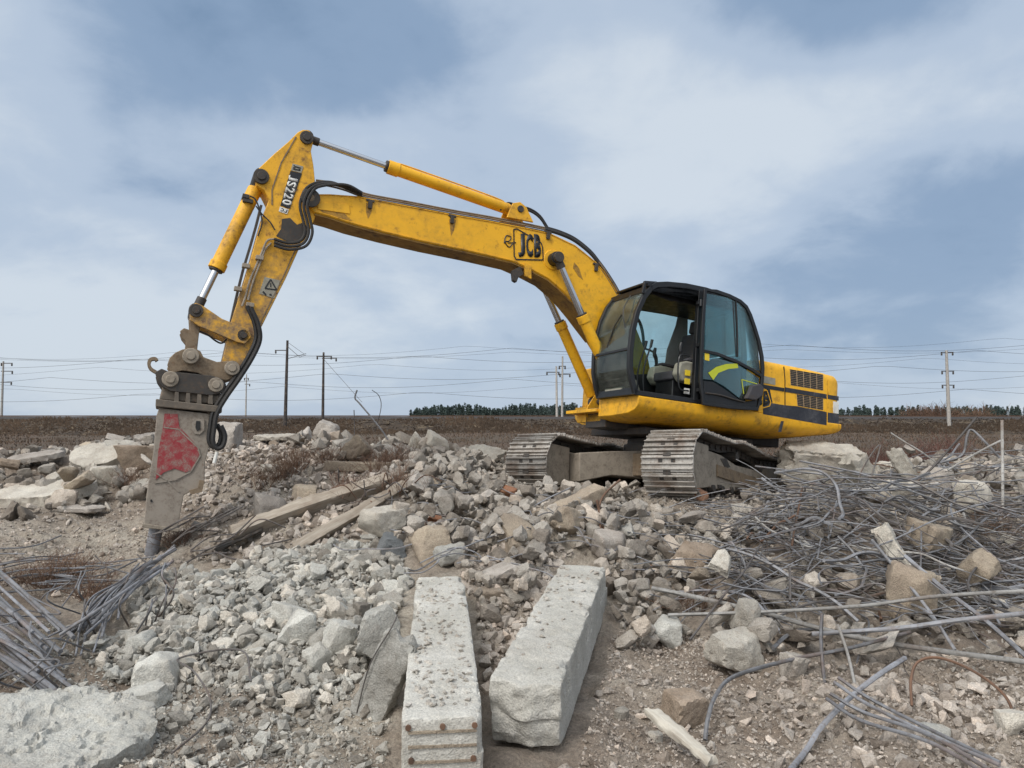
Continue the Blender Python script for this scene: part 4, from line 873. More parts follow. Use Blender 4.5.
def hull(seed, dims=(1, 1, 1), n=16):
    g = np.random.default_rng(seed); P = g.uniform(-1, 1, (n, 3)); k = np.abs(P).max(1) ; P = P / k[:, None] * g.uniform(.62, 1, (n, 1)) * .78
    bm = bmesh.new(); [bm.verts.new(p) for p in P]; r = bmesh.ops.convex_hull(bm, input=bm.verts[:]); bmesh.ops.delete(bm, geom=[v for v in bm.verts if not v.link_faces], context='VERTS')
    bmesh.ops.triangulate(bm, faces=bm.faces[:]); bmesh.ops.recalc_face_normals(bm, faces=bm.faces[:]); bm.verts.index_update(); V = np.array([v.co[:] for v in bm.verts]); F = np.array([[v.index for v in f.verts] for f in bm.faces]); bm.free()
    return V * np.array(dims), F
def lattice(d, res):
    n = [max(1, int(round(x / res))) for x in d]; V = []; Q = []; b = 0
    for ax in range(3):
        a1, a2 = [(1, 2), (2, 0), (0, 1)][ax]; i, j = np.meshgrid(np.arange(n[a1] + 1), np.arange(n[a2] + 1), indexing='ij')
        for s in (0, 1):
            P = np.zeros(i.shape + (3,), int); P[..., a1] = i; P[..., a2] = j; P[..., ax] = s * n[ax]; P = P.reshape(-1, 3)
            k = np.arange(n[a1] * n[a2]); a = (k // n[a2]) * (n[a2] + 1) + k % n[a2]; q = np.stack([a, a + n[a2] + 1, a + n[a2] + 2, a + 1], 1)
            if s == 0: q = q[:, ::-1]
            V.append(P); Q.append(q + b); b += len(P)
    V = np.concatenate(V); Q = np.concatenate(Q); U, inv = np.unique(V, axis=0, return_inverse=True); inv = inv.ravel()
    return (U / np.array(n) - .5) * np.array(d), inv[Q]
def slab(d, res=.03, seed=1, rough=.012, edge=.02, endbreak=.0, poly=None, taper=None):
    V, F = lattice(d, res); h = np.array(d) / 2; r = min(edge, h.min() * .9)
    if poly is not None:   # radial outline (broken plate): poly(angle)-> factor
        m = np.maximum(np.abs(V[:, 0] / h[0]), np.abs(V[:, 1] / h[1])); a = np.arctan2(V[:, 1] / h[1], V[:, 0] / h[0]); L = np.hypot(V[:, 0] / h[0], V[:, 1] / h[1]) + 1e-9
        k = m / L * poly(a); V[:, 0] = V[:, 0] * k; V[:, 1] = V[:, 1] * k; on = m
        V[:, 2] -= np.sign(V[:, 2]) * r * .6 * np.clip((on - (1 - r / h[:2].min())) / (r / h[:2].min()), 0, 1) ** 2
        N = np.zeros_like(V); N[:, 2] = np.sign(V[:, 2]) * (np.abs(V[:, 2]) > h[2] * .7); e = on > .999; N[e, 0] = np.cos(a[e]); N[e, 1] = np.sin(a[e])
    else:
        c = np.clip(V, -(h - r), h - r); n = V - c; ln = np.linalg.norm(n, axis=1)[:, None] + 1e-9; V = c + n / ln * r; N = n / ln
        E = (np.abs(n) > 1e-6).sum(1) >= 2; chip = np.maximum(0, fbm(V * 9 + seed, seed, 3) - .15) * edge * 1.6; V = V - N * (chip * E)[:, None]
        if endbreak:
            k = np.clip((np.abs(V[:, 0]) - h[0] * .82) / (h[0] * .18), 0, 1); V[:, 0] -= np.sign(V[:, 0]) * k * endbreak * (.5 + fbm(V[:, [1, 2, 2]] * 6 + seed, seed + 3, 3))
    V = V + N * (rough * fbm(V * 6 + seed, seed + 1, 3) + rough * .7 * fbm(V * 26 + seed, seed + 2, 3, .6))[:, None]
    if taper is not None: V = taper(V)
    return V, F
def jag(seed, k=9, amp=.16):
    g = np.random.default_rng(seed); ang = np.sort(g.uniform(-math.pi, math.pi, k)); rad = g.uniform(1 - amp * 1.6, 1 + amp * .4, k)
    return lambda a: np.interp(a, np.concatenate([ang - 2 * math.pi, ang, ang + 2 * math.pi]), np.tile(rad, 3)) + .03 * vnoise(v3(a * 6, a * 0), seed)
def rotm(rz, rx=0, ry=0): return (Matrix.Rotation(R(rz), 4, 'Z') @ Matrix.Rotation(R(ry), 4, 'Y') @ Matrix.Rotation(R(rx), 4, 'X'))
def thing_mesh(name, V, F, m, loc, rot, label, cat, group=None, ang=42):
    o = link(name, raw_mesh(name, V, F, m, True, ang)); o.matrix_local = Matrix.Translation(tuple(float(c) for c in loc)) @ rot; return tag(o, label, cat, group)
def spot(u, v, dz=0.0):
    p = at(u, v); return (p[0], p[1], p[2] + dz)
def pxm(u, v): p = at(u, v); return p[1] / FP

# ---- the two big beams and the broken post by them
def beam(p0, p1, w, h, name, label, seed, m, grooves=False, roll=0):
    """p0 near-end top centre, p1 far-end top centre"""
    p0 = np.array(p0); p1 = np.array(p1); d = p1 - p0; Lg = np.linalg.norm(d); x = d / Lg; up = np.array([0, 0, 1.]); y = np.cross(up, x); y /= np.linalg.norm(y); z = np.cross(x, y)
    V, F = slab((Lg, w, h), .014, seed, .0028, .012, .0)
    X = V[:, 0]; k = np.clip((-X - Lg * .46) / (Lg * .04), 0, 1)
    top = V[:, 2] > h * .35; V[:, 2] -= top * (.012 * np.clip(fbm(V * 9 + seed, seed + 8, 4, .6), 0, 1) + .007 * np.clip(fbm(V * 14 + seed, seed + 18, 4, .65) * 3 - 2.3, 0, 1))
    # spalled arrises along the top edges
    ed = np.clip((np.abs(V[:, 1]) - w * .38) / (w * .12), 0, 1) * (V[:, 2] > 0); n = np.clip(fbm(v3(X * 7, V[:, 1] * 0 + seed + 3 * np.sign(V[:, 1])), seed + 4, 4, .65) - .38, 0, 1) * 1.3
    V[:, 1] -= np.sign(V[:, 1]) * ed * n * .035; V[:, 2] -= ed * n * .03
    if not grooves:   # broken, rounded near end
        e = np.clip((-X - Lg * .38) / (Lg * .12), 0, 1); q = (V[:, 1] / w * 2) ** 2 + (V[:, 2] / h * 2) ** 2
        V[:, 0] += e ** 2 * (.02 * q + .03 * fbm(V[:, [1, 2, 2]] * 7 + seed, seed + 6, 3)); V[:, 1] *= 1 - .06 * e ** 2 * (V[:, 2] < 0); V[:, 2] = np.where(V[:, 2] < 0, V[:, 2] * (1 - .05 * e ** 2 * (.6 + fbm(V * 4, 3, 2))), V[:, 2] - .012 * e ** 3)
    Rm = Matrix.Identity(4); c = (p0 + p1) / 2 - z * h / 2
    for i in range(3): Rm[i][0], Rm[i][1], Rm[i][2], Rm[i][3] = float(x[i]), float(y[i]), float(z[i]), float(c[i])
    if roll: Rm = Rm @ Matrix.Rotation(R(roll), 4, 'X')
    o = link(name, raw_mesh(name, V, F, m, True, 40)); o.matrix_local = Rm; tag(o, label, 'beam'); o['_L'] = Lg; del o['_L']; return o, Lg
bl, LgL = beam((-.336, 3.66, .46), (-.60, 6.25, .60), .395, .36, 'concrete_beam_piece', 'pale concrete beam with ribbed end face, the left one of the two beams in front', 11, M['conc_beam'], True)
b = MB()
for k, zz in enumerate((.115, .045, -.03, -.10, -.16)): b.bar([(-LgL / 2 - .004, -.165, zz), (-LgL / 2 - .004, .165, zz)], .012, .012, (1, 0, 0))
b.build('end_rib', M['conc_tan'], bl)
for y_, z_ in ((-.155, .14), (.165, .14), (.0, .14), (-.15, -.02), (.15, -.02)):
    b = MB(); b.cyl((-LgL / 2 - .012, y_, z_), (-LgL / 2 + .03, y_, z_), .014, 10); b.build('bar_end', M['rust'], bl)
beam((.06, 4.10, .47), (.614, 6.45, .655), .405, .36, 'concrete_beam_piece', 'thick pale concrete beam with a broken rounded end, the right one of the two beams in front', 23, M['conc_beam'], False)[0]
V, F = slab((.72, .24, .10), .016, 31, .012, .015, .08)
o = thing_mesh('broken_panel', V, F, M['conc_dark'], (-.80, 4.62, .27), Matrix.Rotation(R(-14), 4, 'Z') @ Matrix.Rotation(R(-64), 4, 'Y') @ Matrix.Rotation(R(78), 4, 'X'), 'dark thin broken concrete panel leaning against the left side of the left beam', 'panel')
for k in range(1):
    b = MB(); b.tube(smooth_path([(-.20 + .05 * k, .05 - .04 * k, .055), (.1, .10 - .05 * k, .07), (.36, .08 - .05 * k, .06), (.44, .1 - .05 * k, .02 - .03 * k)], 5), .0045, 6); b.build('bent_bar', M['rebar_dark'], o)
# ---- individually described pieces:  (u, v_base, width px, height px, kind, material, label, seed, (rz, rx, ry), lift)
CH = [
 (38, 506, 92, 36, 'plate', 'conc_pale', 'very large flat pale slab tilted at the left edge behind the dirt flat', 2, (12, 14, -6), 0),
 (90, 441, 58, 15, 'plate', 'conc_pink', 'flat weathered slab lying on top of the back left heap', 5, (5, -4, 3), .22),
 (88, 476, 60, 34, 'plate', 'conc_pale', 'angular pale slab tilted towards us in the back left heap', 6, (-20, 38, 8), .12),
 (118, 462, 44, 18, 'plate', 'conc_pale', 'whitish broken slab lying across the right side of the back left heap', 103, (-12, 16, 10), .16),
 (30, 470, 50, 18, 'plate', 'conc_pink', 'grey slab half covered by stones at the left end of the back left heap', 104, (16, 10, -8), .12),
 (140, 492, 34, 14, 'plate', 'conc_pale', 'small pale slab at the foot of the back left heap near the breaker', 105, (-25, 18, 6), .05),
 (107, 490, 26, 26, 'rock', 'conc_pale', 'pale wedge of concrete below the angular slab in the back left heap', 9, (30, 10, 5), .02),
 (79, 516, 44, 11, 'plate', 'conc_pink', 'long low flat stone on the dirt below the back left heap', 12, (8, 3, 2), 0),
 (140, 470, 34, 26, 'rock', 'conc_brown', 'brown weathered block right of the dark hollow in the back left heap', 14, (10, 5, 0), .03),
 (130, 437, 34, 13, 'rock', 'conc_pink', 'grey slab with a ragged edge on the skyline left of the breaker', 15, (-15, 5, -6), .16),
 (147, 449, 30, 15, 'plate', 'conc_pink', 'dull slab tucked just behind the breaker on the skyline', 16, (5, 20, 3), .10),
 (228, 449, 25, 26, 'rock', 'conc_pink', 'upright grey block on the crest just right of the breaker', 18, (5, 0, 4), .04),
 (243, 436, 34, 14, 'plate', 'conc_tan', 'slab leaning steeply down to the right on the crest beside the breaker', 19, (0, 10, 38), .45),
 (274, 448, 48, 15, 'plate', 'conc_pale', 'flat topped slab lying level on the crest behind the mound', 20, (2, 4, 0), .10),
 (362, 478, 84, 12, 'beam', 'conc_tan', 'long level concrete lintel lying at the foot of the crest in the middle', 22, (-2, 0, 1), .05),
 (268, 520, 36, 28, 'rock', 'conc_pink', 'rounded pinkish boulder set in the slope of the mound', 25, (30, 8, 5), 0),
 (306, 503, 23, 14, 'rock', 'conc_tan', 'small squared block above the long timber', 26, (12, 0, 0), .04),
 (434, 459, 25, 17, 'rock', 'conc_pale', 'bright tilted block on the crest to the left of the far track', 28, (25, 15, 12), .08),
 (474, 466, 62, 17, 'plate', 'conc_pale', 'bright broken slab running up to the far track on its left', 29, (5, 24, -6), .08),
 (350, 446, 9, 17, 'beamv', 'conc_pink', 'narrow chunk of hollow block standing on end on the crest', 30, (10, 0, 68), .16),
 (326, 444, 24, 14, 'rock', 'conc_pink', 'rough lump of perforated block on the crest left of the upright one', 33, (0, 0, 20), .10),
 (580, 524, 62, 17, 'beam', 'conc_tan', 'pale post fragment pointing up at the gap between the tracks', 34, (22, 10, -22), .16),
 (566, 543, 26, 25, 'rock', 'conc_tan', 'yellowish chunk below the post fragment', 35, (10, 20, 30), .10),
 (826, 494, 78, 44, 'block', 'conc_pale', 'biggest pale block lying behind the rear end of the near track', 36, (-6, 14, 4), .12),
 (862, 505, 26, 38, 'beamv', 'conc_pale', 'reddish grey post stump leaning beside the biggest pale block', 37, (20, 0, 62), .15),
 (906, 495, 18, 30, 'beamv', 'conc_pale', 'small white post piece poking out of the rebar near the skyline', 38, (-30, 0, 60), .25),
 (902, 518, 36, 24, 'rock', 'conc_pale', 'rounded pale lump in the rebar right of the post stump', 39, (5, 0, 5), .20),
 (978, 528, 34, 28, 'rock', 'conc_pale', 'pale boulder in the rebar near the right edge', 40, (25, 0, 0), .22),
 (945, 505, 24, 22, 'rock', 'conc_pink', 'grey boulder with a small white stone on it in the far right rebar', 41, (15, 0, 0), .22),
 (896, 598, 20, 52, 'beamv', 'conc_pale', 'short round post with pitted ends leaning in the middle of the rebar', 42, (-30, 0, 60), .22),
 (921, 634, 44, 44, 'rock', 'conc_tan', 'big angular pale chunk caught on top of the rebar at the right', 43, (-12, 10, 14), .18),
 (932, 582, 36, 30, 'rock', 'conc_tan', 'brownish chunk in the rebar above the big angular one', 44, (15, 0, 5), .24),
 (738, 673, 48, 34, 'rock', 'conc_pale', 'flat topped cream boulder at the near edge of the rebar', 45, (12, 0, 3), .02),
 (750, 640, 32, 32, 'rock', 'conc_pale', 'pointed pale chunk half hidden by rebar behind the cream boulder', 46, (45, 10, 0), .05),
 (668, 643, 30, 24, 'rock', 'conc_green', 'smooth egg shaped stone right of the right beam', 47, (10, 0, 0), .02),
 (690, 724, 46, 34, 'rock', 'conc_brown', 'dark earthy boulder beside the white plank', 48, (25, 0, 4), -.01),
 (621, 722, 22, 15, 'plate', 'conc_pale', 'thin white flake lying on bare soil right of the right beam', 49, (35, 4, 0), 0),
 (656, 742, 16, 8, 'plate', 'conc_pale', 'small white flake between the right beam and the white plank', 50, (10, 0, 5), 0),
 (153, 694, 42, 36, 'rock', 'conc_green', 'large squared stone at the foot of the gravel spread', 51, (20, 0, 8), 0),
 (138, 659, 22, 22, 'rock', 'conc_green', 'round white stone above the large squared stone', 52, (0, 0, 0), .02),
 (141, 712, 38, 22, 'rock', 'conc_green', 'smooth half buried stone just behind the big slab in the near left corner', 53, (30, 0, -8), 0),
 (57, 712, 34, 16, 'plate', 'conc_green', 'thin light flake propped behind the big slab in the near left corner', 54, (20, 10, -10), .01),
 (300, 650, 30, 30, 'rock', 'conc_green', 'pale squared chunk in the middle of the gravel spread', 56, (15, 8, 20), .02),
 (338, 660, 32, 34, 'rock', 'conc_green', 'tilted grey cube in the gravel spread beside the pale squared chunk', 57, (35, 22, 8), .02),
 (318, 672, 26, 28, 'rock', 'conc_green', 'broken chunk in front of the tilted grey cube', 58, (50, 10, 0), 0),
 (376, 672, 40, 38, 'rock', 'conc_green', 'blue grey block with a flat top next to the leaning dark panel', 59, (14, 5, -8), .10),
 (390, 556, 26, 20, 'rock', 'bluec', 'dark blue grey cube below the tangle at the right end of the timbers', 60, (10, 0, 5), .02),
 (386, 545, 28, 26, 'rock', 'conc_pale', 'pale upright chunk above the dark blue grey cube', 61, (40, 12, 0), .08),
 (430, 560, 36, 28, 'rock', 'conc_tan', 'smooth tan boulder above the far end of the left beam', 62, (20, 0, 5), .02),
 (610, 430 + 130, 34, 26, 'rock', 'conc_pink', 'pink grey boulder above the far end of the right beam', 64, (25, 0, 0), .05),
 (290, 632, 30, 20, 'rock', 'conc_green', 'low pale chunk at the left of the squared chunk in the gravel', 66, (60, 0, 12), .0),
 (268, 515 - 40, 18, 12, 'rock', 'conc_pale', 'little pale cube on the mound among rusty weeds', 67, (20, 10, 10), .0),
 (700, 505, 18, 10, 'rock', 'brick', 'orange brick fragment in front of the near track', 68, (25, 0, 0), .06),
 (940, 745, 30, 14, 'plate', 'conc_green', 'smooth grey cobble slab in the near right corner', 69, (-20, 5, 8), .0),
 (965, 760, 24, 14, 'rock', 'conc_pink', 'small rounded cobble in the near right corner', 70, (10, 0, 0), 0),
 (1012, 742, 26, 20, 'rock', 'conc_pale', 'pale boulder cut by the right edge of the picture', 71, (0, 0, 0), 0),
]
M['bluec'] = concrete('blue_grey_concrete', (.19, .205, .215), (.13, .14, .145), (.12, .1, .08), .3)
for (u, v, wp, hp, kind, mt, lb, sd, (rz, rx, ry), lift) in CH:
    k = pxm(u, v); w = wp * k; h = hp * k; p = spot(u, v)
    if kind == 'rock': V, F = rock(4, sd, (w * .62, w * .58, h * .66)); c = h * .42
    elif kind == 'block': V, F = slab((w, w * .55, h * .9), .03, sd, .02, .05, .12); c = h * .4
    elif kind == 'plate': V, F = slab((w * 1.06, w * .72, max(.07, h * .32)), .03, sd, .012, .02, 0, jag(sd)); c = h * .3
    elif kind == 'beam': V, F = slab((w, .20, max(.14, h * .7)), .025, sd, .012, .02, .06); c = h * .4
    else: V, F = slab((h * 1.15, w * .85, w * .8), .022, sd, .014, .02, .08); c = h * .42
    nm = {'rock': 'concrete_chunk', 'block': 'concrete_block', 'plate': 'slab_fragment', 'beam': 'concrete_post', 'beamv': 'concrete_post'}[kind]
    thing_mesh(nm, V, F, M[mt], (p[0], p[1] + w * .15, p[2] + c + lift), rotm(rz, rx, ry), lb, 'slab' if kind == 'plate' else nm.split('_')[1])
# big slab in the near left corner
V, F = slab((1.30, 1.0, .18), .014, 81, .010, .008, 0, jag(82, 15, .13)); V[:, 2] += .022 * fbm(V * 3, 5, 3) - .02 * (fbm(V * 5, 15, 4, .6) > .35) - .008 * (fbm(V * 16, 25, 3, .6) > .4)
thing_mesh('slab_fragment', V, F, M['conc_green'], (-2.55, 4.02, .17), rotm(14, 7, 3), 'big rough grey slab filling the near left corner with a wire around its edge', 'slab')
b = MB(); b.tube(smooth_path([(-1.60, 4.62, .30), (-1.75, 4.85, .42), (-2.1, 4.75, .40), (-1.95, 4.62, .36), (-1.78, 4.44, .27), (-1.72, 4.25, .2), (-1.8, 4.0, .14)], 6), .006, 6)
tag(b.build('bent_wire', M['rebar_dark']), 'dark bent wire curling over the edge of the slab in the near left corner', 'wire')
# timbers
def plank(a, b_, w, t, sd, m, lb, nm='timber', cat='timber', roll=0):
    a = np.array(a); b_ = np.array(b_); d = b_ - a; Lg = np.linalg.norm(d); V, F = slab((Lg, w, t), .03 if Lg > 1 else .02, sd, .007, .012, .07)
    V[:, 2] += .02 * np.sin(V[:, 0] * 2.2 + sd); rz = math.degrees(math.atan2(d[1], d[0])); ry = -math.degrees(math.asin(d[2] / Lg))
    return thing_mesh(nm, V, F, m, (a + b_) / 2, rotm(rz, roll, ry), lb, cat)
plank(PT(228, 538, 8.3), PT(392, 480, 9.2), .26, .14, 90, M['wood'], 'long weathered timber rising to the right across the middle left slope', roll=-50)
plank(PT(296, 552, 7.9), PT(402, 486, 8.9), .20, .12, 91, M['wood'], 'second weathered timber lying below the long one', roll=-42)
plank(PT(330, 530, 8.3), PT(404, 493, 8.9), .16, .09, 92, M['wood'], 'short dark timber in the tangle between the two long timbers', roll=-20)
plank(PT(215, 548, 8.2), PT(262, 528, 8.4), .14, .04, 93, M['dark_metal'], 'dark sheet metal scrap at the low end of the long timber', 'metal_scrap', 'scrap')
plank(PT(650, 708, 4.45), PT(713, 764, 3.92), .085, .045, 94, M['wood_white'], 'white painted plank lying on bare soil at the bottom of the picture', 'plank', 'plank')
plank(PT(58, 481, 12.0), PT(94, 504, 11.2), .22, .2, 95, M['conc_tan'], 'long rounded concrete post sliding down from the back left heap', 'concrete_post', 'post')

# ---- scattered pieces
def inpoly(u, v, poly):
    c = np.zeros(u.shape, bool); n = len(poly)
    for i in range(n):
        x1, y1 = poly[i]; x2, y2 = poly[(i + 1) % n]
        with np.errstate(all='ignore'): c ^= ((y1 > v) != (y2 > v)) & (u < (x2 - x1) * (v - y1) / (y2 - y1 + 1e-12) + x1)
    return c
def sample(poly, n, seed, ylim=(2.7, 17)):
    g = np.random.default_rng(seed); out = []
    tot = 0
    bx = [-14, 14, ylim[0], ylim[1]]; it = 0
    while tot < n:
        it += 1
        if it == 4 and tot > 60: q = np.concatenate(out); bx = [q[:, 0].min() - .35, q[:, 0].max() + .35, max(ylim[0], q[:, 1].min() - .35), min(ylim[1], q[:, 1].max() + .35)]; out = [q[:60]]; tot = 60
        x = g.uniform(bx[0], bx[1], 6000); y = g.uniform(bx[2], bx[3], 6000); z = hgt(x, y, False); u, v = proj(np.stack([x, y, z], -1)); u = u + 26 * fbm(v3(x * 1.3, y * 1.3), 71, 3); v = v + 13 * fbm(v3(x * 1.3, y * 1.3), 72, 3); k = inpoly(u, v, poly)
        out.append(np.stack([x[k], y[k]], 1)); tot += k.sum()
    return np.concatenate(out)[:n]
BEAMS = [((-.336, 3.66), (-.60, 6.25), .30), ((.06, 4.1), (.614, 6.45), .30)]
def off_beams(P, extra=0):
    ok = np.ones(len(P), bool)
    for a, b_, r in BEAMS:
        a = np.array(a); b_ = np.array(b_); d = b_ - a; t = np.clip(((P - a) @ d) / (d @ d), 0, 1); ok &= np.linalg.norm(P - (a + t[:, None] * d), axis=1) > r + extra
    return ok
Z = {
 'gravel': [(120, 600), (200, 568), (300, 552), (400, 548), (408, 640), (365, 680), (340, 715), (280, 725), (230, 700), (190, 690), (130, 690), (100, 640)],
 'frontL': [(150, 690), (250, 690), (400, 670), (400, 800), (150, 800)],
 'central': [(395, 480), (440, 462), (500, 452), (560, 470), (650, 500), (760, 500), (740, 560), (700, 600), (650, 650), (610, 650), (607, 565), (560, 562), (470, 640), (462, 570), (400, 560)],
 'mound': [(190, 446), (250, 440), (330, 448), (410, 470), (390, 520), (300, 560), (200, 560), (180, 500)],
 'backleft': [(-60, 440), (60, 428), (160, 434), (165, 500), (60, 512), (-60, 500)],
 'crest': [(300, 440), (430, 448), (500, 452), (500, 476), (400, 480), (300, 460)],
 'right': [(660, 520), (780, 478), (1090, 462), (1090, 660), (960, 680), (800, 680), (660, 640)],
 'farright': [(780, 470), (1090, 455), (1090, 500), (780, 500)],
 'cornerR': [(780, 700), (1090, 660), (1090, 800), (900, 800)],
 'soilR': [(545, 790), (570, 720), (600, 640), (640, 620), (800, 660), (1060, 660), (1060, 790)],
 'flat': [(-60, 505), (150, 500), (230, 545), (120, 600), (-60, 600)],
 'cornerL': [(-60, 620), (110, 640), (240, 700), (360, 820), (-60, 820)],
 'gap': [(455, 566), (560, 560), (525, 620), (490, 690), (492, 820), (478, 820), (470, 640)],
}
rocks4 = [raw_mesh('concrete_chunk', *rock(4, 200 + i, (.5 * (1 + .35 * random.uniform(-1, 1)), .5 * (1 + .3 * random.uniform(-1, 1)), .5 * random.uniform(.55, .95)), rough=1.2), None, True, 45) for i in range(26)]
_mcache = {}
def rockmesh(i, mt):
    k = (i, mt)
    if k not in _mcache: me = rocks4[i].copy(); me.name = 'concrete_chunk'; me.materials.append(M[mt]); _mcache[k] = me
    return _mcache[k]
def clear_tracks(P, margin=.12):
    q = (np.concatenate([P, np.full((len(P), 1), TO[2])], 1) - TO) @ TR; a = q[:, 0]; b_ = q[:, 1]; out = np.ones(len(P), bool)
    for sd in (1, -1):
        c = sd * TG / 2; out &= ~((a > -TL / 2 - margin) & (a < TL / 2 + margin + .5) & (b_ > c - TW / 2 - margin - .1) & (b_ < c + TW / 2 + (.55 if sd > 0 else .2)))
    return out
def scatter(zone, n, smin, smax, mats, label, group, seed, pile=.0, bias=2.2):
    P = sample(Z[zone], n * 2, seed); P = P[off_beams(P, smin * .5)]; P = P[clear_tracks(P, .3)][:n]; g = np.random.default_rng(seed + 1)
    for x, y in P:
        s = smin + (smax - smin) * g.random() ** bias; z = float(hgt(x, y)); o = link('concrete_chunk', rockmesh(int(g.integers(26)), mats[int(g.integers(len(mats)))]))
        o.location = (x, y, z + s * g.uniform(.12, .32) + pile * g.random() ** 1.5); o.rotation_euler = g.uniform(-.7, .7, 2).tolist() + [g.uniform(0, 6.28)]; o.scale = (s * g.uniform(.8, 1.3), s, s * g.uniform(.7, 1.05))
        tag(o, label, 'chunk', group)
scatter('central', 118, .15, .42, ['conc_pink', 'conc_pale', 'conc_pink', 'conc_pale', 'conc_green', 'conc_pink', 'conc_pale', 'conc_tan', 'conc_brown', 'conc_pale', 'conc_pink', 'brick'], 'dusty broken concrete chunk in the central heap between the timbers and the near track', 'chunks of the central heap', 31, .10)
scatter('right', 54, .16, .42, ['conc_pale', 'conc_pink', 'conc_pale', 'conc_green', 'conc_tan'], 'grey concrete chunk caught under the tangle of rebar on the right', 'chunks under the rebar', 32, .42)
scatter('gravel', 28, .12, .24, ['conc_green', 'conc_green', 'conc_pale'], 'larger pale chunk lying in the gravel spread left of the beams', 'chunks in the gravel spread', 33, .02)
scatter('backleft', 34, .18, .5, ['conc_pink', 'conc_tan', 'conc_pale', 'conc_brown'], 'weathered chunk in the heap of slabs at the back left', 'chunks of the back left heap', 134, .25)
scatter('crest', 24, .2, .6, ['conc_pale', 'conc_pink', 'conc_tan'], 'concrete chunk on the crest between the mound and the far track', 'chunks along the crest', 35, .12)
scatter('mound', 14, .15, .38, ['conc_pink', 'conc_brown'], 'earthy chunk half buried in the slope of the mound', 'chunks on the mound', 36, .0)
scatter('farright', 18, .2, .5, ['conc_pale', 'conc_tan', 'conc_pink'], 'pale chunk behind the rebar on the far right rim', 'chunks on the right rim', 37, .12)
# countless small stones: one mesh
class Bulk:
    def __init__(s): s.V = []; s.F = []; s.T = []; s.n = 0
    def add(s, P, size, ico_n, seed, flat=.75, sink=.2, nvar=30, lift=0.0):
        g = np.random.default_rng(seed); n = len(P); z = hgt(P[:, 0], P[:, 1]); var = g.integers(0, nvar, n)
        for k in range(nvar):
            idx = np.where(var == k)[0]
            if not len(idx): continue
            fk = .38 if k % 4 == 0 else flat; V0, F0 = (hull(900 + k, (.62, .62 * g.uniform(.65, 1), .62 * fk), 15 if ico_n == 2 else 9) if ico_n < 3 else rock(ico_n, 900 + k, (.5, .5 * g.uniform(.6, 1), .5 * fk), p=36, rough=1.5)); m = len(idx); q = g.normal(size=(m, 4)); q[:, 1:3] *= .45; q /= np.linalg.norm(q, axis=1)[:, None]; w, x, y, zq = q.T
            Rm = np.stack([1 - 2 * (y * y + zq * zq), 2 * (x * y - zq * w), 2 * (x * zq + y * w), 2 * (x * y + zq * w), 1 - 2 * (x * x + zq * zq), 2 * (y * zq - x * w), 2 * (x * zq - y * w), 2 * (y * zq + x * w), 1 - 2 * (x * x + y * y)], -1).reshape(m, 3, 3)
            S = (size[idx, None] * g.uniform(.75, 1.25, (m, 3))); W = (V0[None] * S[:, None, :]) @ np.transpose(Rm, (0, 2, 1))
            W += np.stack([P[idx, 0], P[idx, 1], z[idx] + size[idx] * (.5 * flat - sink) + lift * g.random(m)], -1)[:, None, :]
            s.T.append(np.repeat(np.clip(g.normal(-.04, .24, m), -.5, .38), len(V0))); s.V.append(W.reshape(-1, 3)); s.F.append((F0[None] + (np.arange(m) * len(V0))[:, None, None] + s.n).reshape(-1, 3)); s.n += m * len(V0)
    def done(s, name, m, label):
        me = raw_mesh(name, np.concatenate(s.V), np.concatenate(s.F), m, True, 22); A = me.attributes.new('tone', 'FLOAT', 'POINT'); A.data.foreach_set('value', np.concatenate(s.T).astype(np.float32))
        return tag(link(name, me), label, kind='stuff')
def sizes(n, a, b, seed, e=2.5): return a + (b - a) * np.random.default_rng(seed).random(n) ** e
def fill(B, zone, n, a, b, ico_n, seed, e=2.5, lift=0, beams=True):
    P = sample(Z[zone], n, seed)
    if beams: P = P[off_beams(P)]
    if b > .1: P = P[clear_tracks(P, .2)]
    B.add(P, sizes(len(P), a, b, seed, e), ico_n, seed, lift=lift)
B = Bulk(); fill(B, 'gravel', 1500, .065, .18, 3, 251, 2.4, .05); fill(B, 'gravel', 3600, .03, .09, 2, 51, 1.8, .05); fill(B, 'gravel', 9000, .015, .06, 1, 52, 1.6, .02); fill(B, 'gravel', 9000, .008, .022, 1, 152, 1.5, .03); fill(B, 'cornerL', 900, .02, .10, 2, 53, 3); fill(B, 'cornerL', 5500, .008, .035, 1, 54)
fill(B, 'frontL', 9000, .006, .024, 1, 351, 1.8); fill(B, 'frontL', 700, .02, .11, 2, 352, 2.6)
B.done('small_stones', M['conc_green'], 'pale grey broken stones covering the ground left of the beams')
B = Bulk(); fill(B, 'central', 2600, .08, .25, 3, 155, 1.7, .22); fill(B, 'central', 5200, .045, .13, 2, 55, 1.6, .16); fill(B, 'central', 9000, .02, .08, 1, 56, 1.6, .03)
fill(B, 'right', 1200, .08, .28, 3, 157, 1.7, .14); fill(B, 'right', 2400, .04, .16, 2, 57, 2.0, .05); fill(B, 'right', 9000, .015, .05, 1, 58)
fill(B, 'crest', 700, .08, .34, 2, 59, 1.8, .10); fill(B, 'farright', 900, .08, .34, 2, 60, 1.8, .10); fill(B, 'backleft', 800, .07, .34, 3, 61, 1.8, .12)
B.done('small_rubble', M['gravel'], 'dusty small rubble between the chunks of the central and right heaps')
B = Bulk(); fill(B, 'mound', 5200, .03, .16, 2, 62, 2.4, .03); fill(B, 'mound', 9000, .015, .05, 1, 63); fill(B, 'flat', 1500, .02, .10, 2, 64, 3.5); fill(B, 'flat', 7000, .010, .04, 1, 65)
